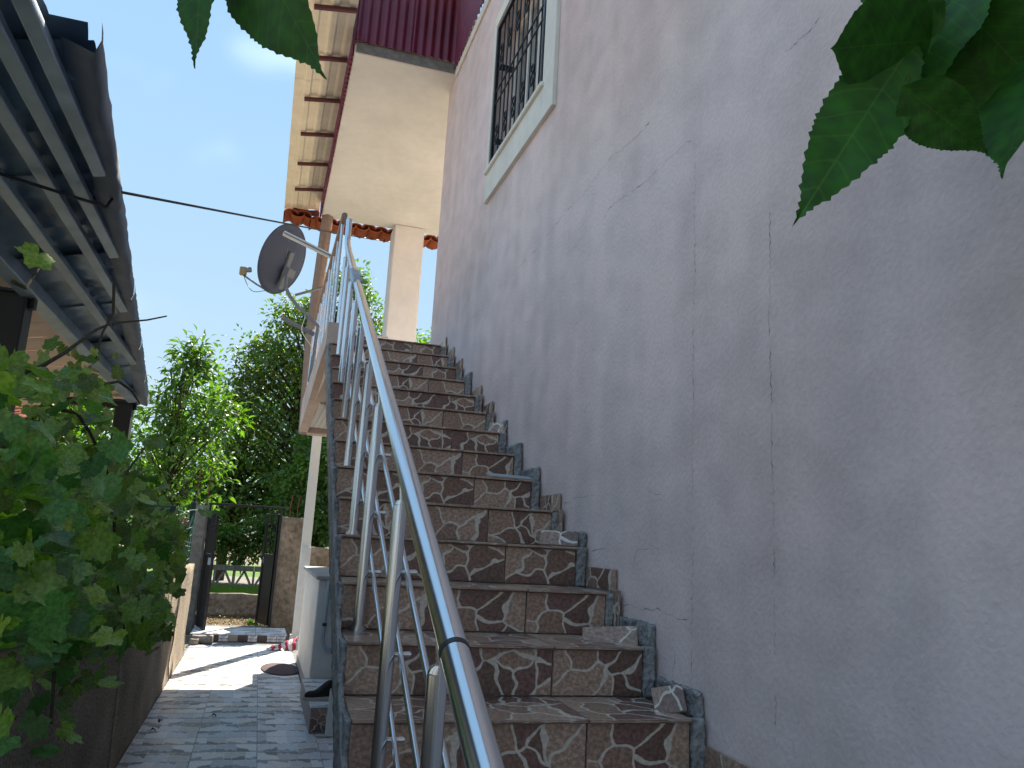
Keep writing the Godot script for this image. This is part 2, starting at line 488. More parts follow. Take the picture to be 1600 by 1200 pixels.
# ------------------------------------------------------------------ the start
func _ready() -> void:
	rng.seed = 20240
	var cam := Camera3D.new()
	cam.name = "camera"
	cam.transform = Transform3D(Basis(CX, CY, CZ).orthonormalized(), EYE)
	cam.fov = rad_to_deg(2.0 * atan(600.0 / FOCAL))
	cam.near = 0.05; cam.far = 600.0
	add_child(cam)
	cam.make_current()

	var env := Environment.new()
	env.background_mode = Environment.BG_SKY
	var sky := Sky.new()
	var sm := ProceduralSkyMaterial.new()
	sm.sky_top_color = Color(0.56, 0.725, 0.87)
	sm.sky_horizon_color = Color(0.755, 0.835, 0.875)
	sm.sky_curve = 0.22
	sm.ground_bottom_color = Color(0.35, 0.33, 0.28)
	sm.ground_horizon_color = Color(0.62, 0.66, 0.66)
	sm.sky_energy_multiplier = 0.685
	sm.sky_cover = cloud_cover()
	sm.sky_cover_modulate = Color(1, 1, 1, 0.35)
	sm.sun_angle_max = 12.0
	sky.sky_material = sm
	env.sky = sky
	env.tonemap_mode = Environment.TONE_MAPPER_LINEAR
	env.tonemap_exposure = 3.2
	env.sdfgi_enabled = true
	env.ssao_enabled = true
	env.ssil_enabled = true
	var we := WorldEnvironment.new()
	we.name = "world_environment"
	we.environment = env
	add_child(we)

	var sun := DirectionalLight3D.new()
	sun.name = "sun"
	sun.light_energy = 1.45
	sun.light_color = Color(1.0, 0.95, 0.86)
	sun.light_angular_distance = 0.53
	sun.shadow_enabled = true
	add_child(sun)
	sun.look_at_from_position(TO_SUN * 20.0, Vector3.ZERO)

	make_materials()
	ground()
	house()
	staircase()
	railing()
	path()
	side_wall()
	gate()
	carport()
	beyond()
	trees()
	dish()
	low_wall()
	small_things()
	vine()
	mulberry()

func cloud_cover() -> ImageTexture:
	var w := 512
	var h := 256
	var n := FastNoiseLite.new(); n.seed = 4; n.frequency = 0.9; n.fractal_octaves = 5
	var im := Image.create(w, h, false, Image.FORMAT_RGBA8)
	for y in h / 2:
		var el := (0.5 - (y + 0.5) / h) * PI
		for x in w:
			var az := (x + 0.5) / w * TAU
			var d := Vector3(cos(az) * cos(el), sin(el) * 3.0, sin(az) * cos(el))
			var v := n.get_noise_3dv(d * 3.2)
			var a: float = smoothstep(0.22, 0.7, v) * 0.5 * smoothstep(0.0, 0.12, el)
			im.set_pixel(x, y, Color(1, 1, 1, a))
	return ImageTexture.create_from_image(im)

# ------------------------------------------------------------------ ground
func sheet(lo: Vector2, hi: Vector2, y: float, n := 1) -> ArrayMesh:
	var st := mb()
	for i in n:
		for j in n:
			var a := lo + (hi - lo) * Vector2(float(i) / n, float(j) / n)
			var b := lo + (hi - lo) * Vector2(float(i + 1) / n, float(j + 1) / n)
			quad(st, Vector3(a.x, y, a.y), Vector3(b.x, y, a.y), Vector3(b.x, y, b.y), Vector3(a.x, y, b.y), Vector3.UP)
	return st.commit()

func ground() -> void:
	structure("ground", sheet(Vector2(-250, -300), Vector2(250, 120), -0.03), M.earth)
	structure("dirt_strip", sheet(Vector2(-6, -15.5), Vector2(6, -13.3), 0.0), M.dirt)
	structure("lawn", sheet(Vector2(-12, -40), Vector2(14, -15.7), -0.012), M.lawn)
	structure("road", sheet(Vector2(-60, -29), Vector2(60, -24.6), -0.004), M.concrete)

# ------------------------------------------------------------------ the house
# corrugated sheet standing along direction u, height h, outward normal n
func corrugated(origin: Vector3, u: Vector3, length: float, v: Vector3, h: float, n: Vector3, period := 0.085, amp := 0.012, ragged := 0.0) -> ArrayMesh:
	var st := mb()
	st.set_smooth_group(0)
	var seg := int(length / period * 6.0)
	var prev := []
	for i in seg + 1:
		var t := length * i / seg
		var o: float = amp * clamp(sin(TAU * t / period) * 1.6, -1.0, 1.0)
		var low := 0.0
		if ragged > 0.0: low = ragged * sin(t * 37.0) * sin(t * 11.0)
		var a := origin + u * t + n * o + v * low
		var b := origin + u * t + n * o + v * h
		if i > 0:
			var p0: Vector3 = prev[0]; var p1: Vector3 = prev[1]
			var face := [p0, a, b, p0, b, p1]
			if (a - p0).cross(b - p0).dot(n) > 0.0: face = [p0, b, a, p0, p1, b]
			for q in face:
				st.set_uv(Vector2(t, 0)); st.add_vertex(q)
		prev = [a, b]
	st.index()
	st.generate_normals()
	return st.commit()

func house() -> void:
	var h := thing("house", "lavender grey plastered house with maroon metal cladding above the tiled staircase", "house")
	var W := 1.38
	# main wall with the window opening
	var z0 := 4.0; var z1 := -7.43; var wy0 := 4.27; var wy1 := 5.50; var wz0 := -4.22; var wz1 := -5.47
	var st := mb()
	var nx := Vector3.LEFT
	var rects := [[0.0 - 0.03, 6.12, z0, wz0], [-0.03, 6.12, wz1, z1], [-0.03, wy0, wz0, wz1], [wy1, 6.12, wz0, wz1]]
	for r in rects:
		quad(st, Vector3(W, r[0], r[2]), Vector3(W, r[0], r[3]), Vector3(W, r[1], r[3]), Vector3(W, r[1], r[2]), nx)
	var D := W + 0.22
	quad(st, Vector3(W, wy0, wz0), Vector3(W, wy0, wz1), Vector3(D, wy0, wz1), Vector3(D, wy0, wz0), Vector3.UP)
	quad(st, Vector3(W, wy1, wz0), Vector3(W, wy1, wz1), Vector3(D, wy1, wz1), Vector3(D, wy1, wz0), Vector3.DOWN)
	quad(st, Vector3(W, wy0, wz0), Vector3(W, wy1, wz0), Vector3(D, wy1, wz0), Vector3(D, wy0, wz0), Vector3.FORWARD)
	quad(st, Vector3(W, wy0, wz1), Vector3(W, wy1, wz1), Vector3(D, wy1, wz1), Vector3(D, wy0, wz1), Vector3.BACK)
	# the other three sides and the top
	quad(st, Vector3(W, -0.03, z1), Vector3(9, -0.03, z1), Vector3(9, 6.12, z1), Vector3(W, 6.12, z1), Vector3.FORWARD)
	quad(st, Vector3(W, -0.03, z0), Vector3(9, -0.03, z0), Vector3(9, 6.12, z0), Vector3(W, 6.12, z0), Vector3.BACK)
	quad(st, Vector3(9, -0.03, z0), Vector3(9, -0.03, z1), Vector3(9, 6.12, z1), Vector3(9, 6.12, z0), Vector3.RIGHT)
	quad(st, Vector3(W, 6.12, z0), Vector3(9, 6.12, z0), Vector3(9, 6.12, z1), Vector3(W, 6.12, z1), Vector3.UP)
	var wall := part(h, "wall", st.commit(), M.wall)
	wall.set_meta("label", "lavender grey plaster wall with fine cracks and rain streaks")
	# cracks: thin dark strips laid on the plaster, groove shade put into their colour, given as pixel chains on the wall plane
	var chains := [
		[[1030, 262], [1006, 286], [985, 300], [960, 318], [948, 335], [925, 355], [905, 378], [885, 396]],
		[[1085, 222], [1087, 260], [1085, 330], [1086, 420], [1083, 520], [1084, 640], [1082, 760], [1083, 860], [1081, 980], [1080, 1075]],
		[[1030, 262], [1052, 242], [1076, 221], [1085, 222]],
		[[1203, 330], [1204, 420], [1201, 500], [1205, 600], [1206, 700], [1209, 800], [1210, 930], [1212, 1060], [1213, 1175]],
		[[960, 240], [975, 232], [985, 222], [1000, 208], [1018, 186]],
		[[885, 330], [915, 300], [940, 265], [960, 240]],
		[[825, 402], [845, 380], [865, 355], [885, 330]],
		[[735, 500], [765, 470], [795, 435], [825, 402]],
		[[880, 800], [884, 786], [900, 778], [918, 776], [935, 770]],
		[[895, 840], [900, 815], [901, 790]],
		[[922, 880], [924, 862], [938, 857], [950, 858]],
		[[990, 890], [992, 870], [998, 858], [1015, 858], [1035, 857]],
		[[958, 940], [972, 945], [985, 944], [1003, 953], [1012, 951], [1018, 955], [1028, 951], [1045, 960], [1062, 968], [1080, 968]],
		[[972, 970], [973, 948], [985, 944]],
		[[1055, 1020], [1052, 1048], [1051, 1070], [1036, 1064]],
		[[1283, 25], [1262, 50], [1245, 65], [1225, 85]],
		[[1010, 765], [1020, 770], [1035, 775]],
	]
	var cr := RandomNumberGenerator.new(); cr.seed = 77
	for ch in chains:
		var cs := mb()
		var pts := []
		for k in ch.size() - 1:
			var steps: int = max(3, int(Vector2(ch[k + 1][0] - ch[k][0], ch[k + 1][1] - ch[k][1]).length() / 4.0))
			for s in steps:
				var t := float(s) / steps
				var d := ray(lerp(float(ch[k][0]), float(ch[k + 1][0]), t) + cr.randf_range(-1.6, 1.6), lerp(float(ch[k][1]), float(ch[k + 1][1]), t) + cr.randf_range(-1.3, 1.3))
				var p := EYE + d * (W / d.x)
				p.x = W - 0.0008
				pts.append(p)
		var w0 := 0.0
		var skip := 0
		for k in pts.size() - 1:
			var a: Vector3 = pts[k]; var b: Vector3 = pts[k + 1]
			if cr.randf() < (0.06 if ch.size() > 8 and abs(ch[0][0] - ch[8][0]) < 40 else 0.015): skip = cr.randi_range(2, 9)
			skip -= 1
			if skip > 0:
				if w0 > 0.0:
					part(wall, "crack", cs.commit(), M.crack)
					cs = mb()
				w0 = 0.0
				continue
			var side := (b - a).cross(Vector3.RIGHT).normalized()
			var w1 := cr.randf_range(0.0001, 0.0009) if cr.randf() > 0.08 else 0.0020
			quad(cs, a - side * w0, b - side * w1, b + side * w1, a + side * w0, nx)
			w0 = w1
		if w0 > 0.0: part(wall, "crack", cs.commit(), M.crack)
	# pits and chips in the plaster
	for k in 70:
		var px := cr.randf_range(800, 900) + absf(cr.randfn(0, 40)); var py := cr.randf_range(450, 760)
		if k % 6 == 0: px = cr.randf_range(830, 1000); py = cr.randf_range(500, 800)
		var d := ray(px, py)
		var p := EYE + d * (W / d.x)
		p.x = W - 0.0009
		var r := cr.randf_range(0.0008, 0.0024)
		var cs := mb()
		var ecc := cr.randf_range(0.8, 3.0)
		for q in 6:
			var a0 := TAU * q / 6; var a1 := TAU * (q + 1) / 6
			tri(cs, p, p + Vector3(0, sin(a0) * r * ecc, cos(a0) * r), p + Vector3(0, sin(a1) * r * ecc, cos(a1) * r), nx)
		part(wall, "chip", cs.commit(), M.crack)
	# window
	var win := Node3D.new(); win.name = "window"; h.add_child(win)
	var oz0 := -4.02; var oz1 := -5.53; var oy0 := 4.03; var oy1 := 5.60
	boxp(win, "trim_board", Vector3(W - 0.028, oy0, wz0), Vector3(W + 0.002, oy1, oz0), M.cream_trim)
	boxp(win, "trim_board", Vector3(W - 0.028, oy0, oz1), Vector3(W + 0.002, oy1, wz1), M.cream_trim)
	boxp(win, "trim_board", Vector3(W - 0.0279, oy0, wz1), Vector3(W + 0.002, wy0 - 0.025, wz0), M.cream_trim, 0.0)
	boxp(win, "trim_board", Vector3(W - 0.0279, wy1, wz1), Vector3(W + 0.002, oy1, wz0), M.cream_trim, 0.0)
	boxp(win, "sill", Vector3(W - 0.05, wy0 - 0.025, wz1 - 0.03), Vector3(W + 0.2, wy0 + 0.008, wz0 + 0.03), M.cream_trim, 0.006)
	var fx := W + 0.13
	for r in [[wy0 + 0.008, wy0 + 0.06, wz1, wz0], [wy1 - 0.05, wy1, wz1, wz0], [wy0 + 0.06, wy1 - 0.05, wz1, wz1 + 0.05], [wy0 + 0.06, wy1 - 0.05, wz0 - 0.05, wz0], [wy0 + 0.06, wy1 - 0.05, -4.87, -4.81], [wy0 + 0.06, wy1 - 0.05, -5.13, -5.09]]:
		boxp(win, "frame", Vector3(fx, r[0], r[2]), Vector3(fx + 0.06, r[1], r[3]), M.white_paint, 0.004)
	boxp(win, "pane", Vector3(fx + 0.025, wy0 + 0.05, wz1 + 0.04), Vector3(fx + 0.031, wy1 - 0.04, wz0 - 0.04), M.glass, 0.0)
	# curtain in soft pleats and the dark room behind it
	var cst := mb(); cst.set_smooth_group(0)
	for k in 80:
		var za := wz1 + (wz0 - wz1) * k / 80.0; var zb := wz1 + (wz0 - wz1) * (k + 1) / 80.0
		var xa := fx + 0.14 + 0.018 * sin(za * 55.0) + 0.008 * sin(za * 23.0); var xb := fx + 0.14 + 0.018 * sin(zb * 55.0) + 0.008 * sin(zb * 23.0)
		quad(cst, Vector3(xa, wy0, za), Vector3(xb, wy0, zb), Vector3(xb, wy1, zb), Vector3(xa, wy1, za), nx)
	part(win, "curtain", cst.commit(), M.curtain)
	# iron grille
	var gx := W - 0.012
	var gz0 := -4.255; var gz1 := -5.455; var gy0 := 4.305; var gy1 := 5.475
	for r in [[gy0, gy0 + 0.022, gz1, gz0], [gy1 - 0.022, gy1, gz1, gz0]]:
		boxp(win, "grille_rail", Vector3(gx - 0.011, r[0], r[2]), Vector3(gx + 0.011, r[1], r[3]), M.navy, 0.002)
	for r in [[gz1, gz1 + 0.035], [gz0 - 0.03, gz0]]:
		boxp(win, "grille_stile", Vector3(gx - 0.012, gy0 + 0.022, r[0]), Vector3(gx + 0.012, gy1 - 0.022, r[1]), M.navy, 0.002)
	for y in [4.80, 4.905]:
		boxp(win, "grille_rail", Vector3(gx - 0.005, y - 0.006, gz1 + 0.03), Vector3(gx + 0.005, y + 0.006, gz0 - 0.03), M.navy, 0.002)
	for k in 10:
		var z: float = lerp(gz1 + 0.03, gz0 - 0.03, (k + 1) / 11.0)
		part(win, "grille_bar", tube([Vector3(gx + 0.013, gy0 + 0.01, z), Vector3(gx + 0.013, gy1 - 0.01, z)], 0.006, 8), M.navy)
		if k % 2 == 0:
			for y in [4.50, 5.18]:
				var s := mb()
				for sg in [-1.0, 1.0]:
					var spts := []
					for q in 15:
						var t := q / 14.0
						var a := t * TAU * 0.95
						var rr: float = lerp(0.045, 0.018, t)
						spts.append(Vector3(gx - 0.002, y + sg * (0.075 - cos(a) * rr * 0.9 - 0.03), z + sg * (sin(a) * rr) ))
					tube_into(s, spts, 0.0065, 6)
				part(win, "grille_scroll", s.commit(), M.navy)
	for y in [4.46, 5.08]:
		boxp(win, "grille_bracket", Vector3(gx, y, gz1 + 0.06), Vector3(W + 0.10, y + 0.02, gz1 + 0.12), M.navy, 0.002)
	boxp(win, "grille_bracket", Vector3(gx, 4.62, gz0 - 0.005), Vector3(W + 0.03, 4.66, gz0 + 0.03), M.navy, 0.002)
	# maroon sheets along the top of the wall
	var n := 0
	for z in range(0, 11):
		var za := 3.9 - z * 1.0
		var zb: float = max(za - 1.0, -7.09)
		part(h, "wall_cladding", corrugated(Vector3(W - 0.03 - 0.002 * (n % 2), 6.095 + 0.006 * (n % 3), za), Vector3.FORWARD, za - zb, Vector3.UP, 0.95, Vector3.LEFT), M.maroon)
		n += 1
	boxp(h, "fascia_strip", Vector3(W - 0.02, 6.02, -7.09), Vector3(W - 0.002, 6.10, 3.9), M.cream_trim, 0.004)
	# roof over the main block
	boxp(h, "main_roof", Vector3(0.98, 7.02, -7.0), Vector3(9.4, 7.14, 4.4), M.eave, 0.01)
	# balcony box
	var bx := 0.372; var bz0 := -7.10; var bz1 := -11.38; var by := 6.052
	boxp(h, "balcony_slab", Vector3(bx - 0.004, by, bz1), Vector3(3.4, by + 0.10, bz0), M.cream, 0.006)
	boxp(h, "slab_edge", Vector3(bx + 0.012, by + 0.004, bz0), Vector3(W - 0.03, by + 0.115, bz0 + 0.014), M.concrete, 0.006)
	part(h, "balcony_cladding", corrugated(Vector3(bx - 0.01, by + 0.108, bz0 + 0.035), Vector3.RIGHT, 0.55, Vector3.UP, 0.74, Vector3.BACK, 0.085, 0.012, 0.004), M.maroon)
	part(h, "balcony_cladding", corrugated(Vector3(bx + 0.53, by + 0.112, bz0 + 0.032), Vector3.RIGHT, W - 0.02 - bx - 0.53, Vector3.UP, 0.74, Vector3.BACK, 0.085, 0.012, 0.004), M.maroon)
	for k in 4:
		var za := bz0 - k * 1.07
		part(h, "balcony_cladding", corrugated(Vector3(bx - 0.018 - 0.003 * (k % 2), by - 0.02, za), Vector3.FORWARD, 1.09, Vector3.UP, 0.74, Vector3.LEFT, 0.085, 0.012, 0.004), M.maroon)
	part(h, "corner_trim", box(Vector3(0.03, 0.70, 0.03), 0.004), M.maroon_bar, Vector3(bx - 0.022, by + 0.40, bz0 + 0.04))
	boxp(h, "balcony_roof", Vector3(0.40, 6.70, -11.36), Vector3(3.38, 6.74, -7.12), M.eave, 0.01)
	# the low lean-to eave on the balcony's left
	var ez0 := -6.25; var ez1 := -11.72
	var eave := Node3D.new(); eave.name = "eave"; h.add_child(eave)
	var prof := []
	for k in 31:
		var t := k / 30.0
		var x: float = lerp(-0.165, bx - 0.035, t)
		var ph := fposmod(t * 3.0, 1.0)
		var b := 0.0
		if ph > 0.62: b = -0.02
		elif ph > 0.55: b = -0.02 * (ph - 0.55) / 0.07
		if ph < 0.07 and t > 0.02: b = -0.02 * (1.0 - ph / 0.07)
		prof.append(Vector2(x, 6.215 + (x + 0.165) * 0.16 + b))
	for seg in 3:
		var a0: float = lerp(ez0, ez1, seg / 3.0) + (0.02 if seg > 0 else 0.0); var a1: float = lerp(ez0, ez1, (seg + 1) / 3.0)
		var es := mb()
		for k in prof.size() - 1:
			var p: Vector2 = prof[k]; var q: Vector2 = prof[k + 1]
			var lift := 0.004 * seg
			var nrm := Vector3(q.y - p.y, -(q.x - p.x), 0).normalized()
			quad(es, Vector3(p.x, p.y + lift, a0), Vector3(q.x, q.y + lift, a0), Vector3(q.x, q.y + lift, a1), Vector3(p.x, p.y + lift, a1), nrm)
		var e0: Vector2 = prof[0]
		quad(es, Vector3(e0.x, e0.y + 0.004 * seg, a0), Vector3(e0.x, e0.y + 0.004 * seg, a1), Vector3(e0.x, e0.y + 0.012 + 0.004 * seg, a1), Vector3(e0.x, e0.y + 0.012 + 0.004 * seg, a0), Vector3.LEFT)
		part(eave, "roof_sheet", es.commit(), M.brightened_eave)
	for k in 7:
		var z := -6.74 - 0.822 * k + 0.82 * (1 if k == -1 else 0)
		var xf := Transform3D(Basis(Vector3.BACK, 0.155), Vector3(0.145, 6.212, z))
		var s := mb()
		cbox(s, Vector3.ZERO, Vector3(0.385, 0.034, 0.045), 0.003, xf)
		part(eave, "batten", s.commit(), M.maroon_bar)
	boxp(eave, "edge_board", Vector3(-0.04, 6.165, ez1 + 0.03), Vector3(bx - 0.03, 6.225, ez1 + 0.10), M.maroon_bar, 0.004)
	# clay tiles along the far eave
	var ts := mb(); ts.set_smooth_group(0)
	for k in 12:
		var a := PI * k / 12.0; var b := PI * (k + 1) / 12.0
		for rr in [0.105, 0.092]:
			var pa := Vector3(cos(a) * rr, sin(a) * rr * 0.6, 0); var pb := Vector3(cos(b) * rr, sin(b) * rr * 0.6, 0)
			var nn := Vector3(cos((a + b) / 2), sin((a + b) / 2), 0) * (1.0 if rr > 0.1 else -1.0)
			quad(ts, pa + Vector3(0, 0, 0.2), pb + Vector3(0, 0, 0.2), pb + Vector3(0, -0.03, -0.22), pa + Vector3(0, -0.03, -0.22), nn)
		var qa := Vector3(cos(a), sin(a) * 0.6, 0); var qb := Vector3(cos(b), sin(b) * 0.6, 0)
		quad(ts, qa * 0.105 + Vector3(0, -0.0, 0.2), qb * 0.105 + Vector3(0, 0, 0.2), qb * 0.092 + Vector3(0, 0, 0.2), qa * 0.092 + Vector3(0, 0, 0.2), Vector3.BACK)
	var tile_mesh := ts.commit()
	for k in 19:
		var o := part(h, "roof_tile", tile_mesh, M.clay, Vector3(-0.06 + k * 0.19, 6.10 + 0.012 * sin(k * 2.3) - (0.0 if k < 2 else 0.045), -11.72))
		o.rotation.z = 0.05 * sin(k * 5.1)
		var o2 := part(h, "roof_tile", tile_mesh, M.clay, Vector3(0.035 + k * 0.19, 6.12 - (0.0 if k < 2 else 0.045), -11.73))
		o2.rotation.z = PI
	# column under the balcony and corner post
	boxp(h, "column", Vector3(1.42, 3.1, -11.6), Vector3(1.86, by, -11.16), M.cream, 0.015)
	boxp(h, "column_foot", Vector3(1.43, -0.02, -11.59), Vector3(1.85, 3.1, -11.17), M.cream, 0.01)
	var cps := mb()
	tube_into(cps, [Vector3(0.455, 6.06, -11.3), Vector3(0.40, 4.25, -11.3), Vector3(0.45, 2.85, -11.3)], 0.08, 4)
	part(h, "corner_post", cps.commit(), M.brown_post)
	# terrace slab the stairs lead to
	boxp(h, "terrace_floor", Vector3(0.42, 2.90, -11.0), Vector3(3.4, 3.145, -7.45), M.pink, 0.006)
	for i in 6:
		for j in 8:
			boxp(h, "terrace_tile", Vector3(0.475 + i * 0.45, 3.145, -10.95 + j * 0.435), Vector3(0.475 + i * 0.45 + 0.445, 3.155, -10.95 + j * 0.435 + 0.43), M.cream_trim, 0.003)
	boxp(h, "terrace_floor", Vector3(0.42, 2.905, -7.45), Vector3(W, 3.155, -6.70), M.pink, 0.006)
	# edge beam with a bottom that drops towards its far end
	var eb := mb()
	var sec := [[-6.60, 3.04, 3.24], [-7.6, 3.0, 3.24], [-8.6, 2.92, 3.235], [-9.7, 2.86, 3.23], [-10.78, 2.815, 3.23]]
	for k in sec.size() - 1:
		var a = sec[k]; var b = sec[k + 1]
		var xl := 0.358
		quad(eb, Vector3(xl, a[1], a[0]), Vector3(xl, b[1], b[0]), Vector3(xl, b[2], b[0]), Vector3(xl, a[2], a[0]), Vector3.LEFT)
		quad(eb, Vector3(xl, a[1], a[0]), Vector3(xl, b[1], b[0]), Vector3(0.47, b[1], b[0]), Vector3(0.47, a[1], a[0]), Vector3.DOWN)
		quad(eb, Vector3(xl, a[2], a[0]), Vector3(xl, b[2], b[0]), Vector3(0.47, b[2], b[0]), Vector3(0.47, a[2], a[0]), Vector3.UP)
		quad(eb, Vector3(0.47, a[1], a[0]), Vector3(0.47, b[1], b[0]), Vector3(0.47, b[2], b[0]), Vector3(0.47, a[2], a[0]), Vector3.RIGHT)
	quad(eb, Vector3(0.358, 2.815, -10.78), Vector3(0.47, 2.815, -10.78), Vector3(0.47, 3.23, -10.78), Vector3(0.358, 3.23, -10.78), Vector3.FORWARD)
	quad(eb, Vector3(0.358, 3.04, -6.60), Vector3(0.47, 3.04, -6.60), Vector3(0.47, 3.24, -6.60), Vector3(0.358, 3.24, -6.60), Vector3.BACK)
	part(h, "terrace_edge_beam", eb.commit(), M.pink)
	for k in 6:
		boxp(h, "soffit_board", Vector3(0.475 + k * 0.062, 2.872, -10.68), Vector3(0.475 + k * 0.062 + 0.057, 2.90, -8.7), M.cream, 0.004)
	boxp(h, "terrace_end_beam", Vector3(0.472, 2.80, -10.98), Vector3(3.38, 2.90, -10.72), M.pink, 0.006)
	part(h, "support_pole", box(Vector3(0.13, 3.3, 0.13), 0.006), M.white_paint, Vector3(0.665, 1.62, -12.0))
	boxp(h, "pole_base", Vector3(0.605, 0.0, -12.0 - 0.085), Vector3(0.735, 1.33, -11.86), M.white_wall, 0.006)
	boxp(h, "pole_collar", Vector3(0.575, 0.0, -12.1), Vector3(0.755, 0.12, -11.84), M.white_wall, 0.006)

# ------------------------------------------------------------------ staircase
const ST_AT := Vector3(0.297, 0, -2.34)
const ST_TURN := -0.021
const RISE := 0.165
const GO := 0.33
const NOSE := 1.015

func tile_mesh_xy(w: float, hgt: float, th: float, uv: Rect2, flat: bool) -> ArrayMesh:
	# a thin tile with its print on the visible face; flat = lying (print on top), else standing (print towards +z)
	var st := mb()
	var b := 0.002
	if flat:
		cbox(st, Vector3(0, -th * 0.5, 0), Vector3(w, th, hgt), b, Transform3D.IDENTITY, uv)
	else:
		cbox(st, Vector3(0, 0, -th * 0.5), Vector3(w, hgt, th), b, Transform3D.IDENTITY, uv)
	return st.commit()

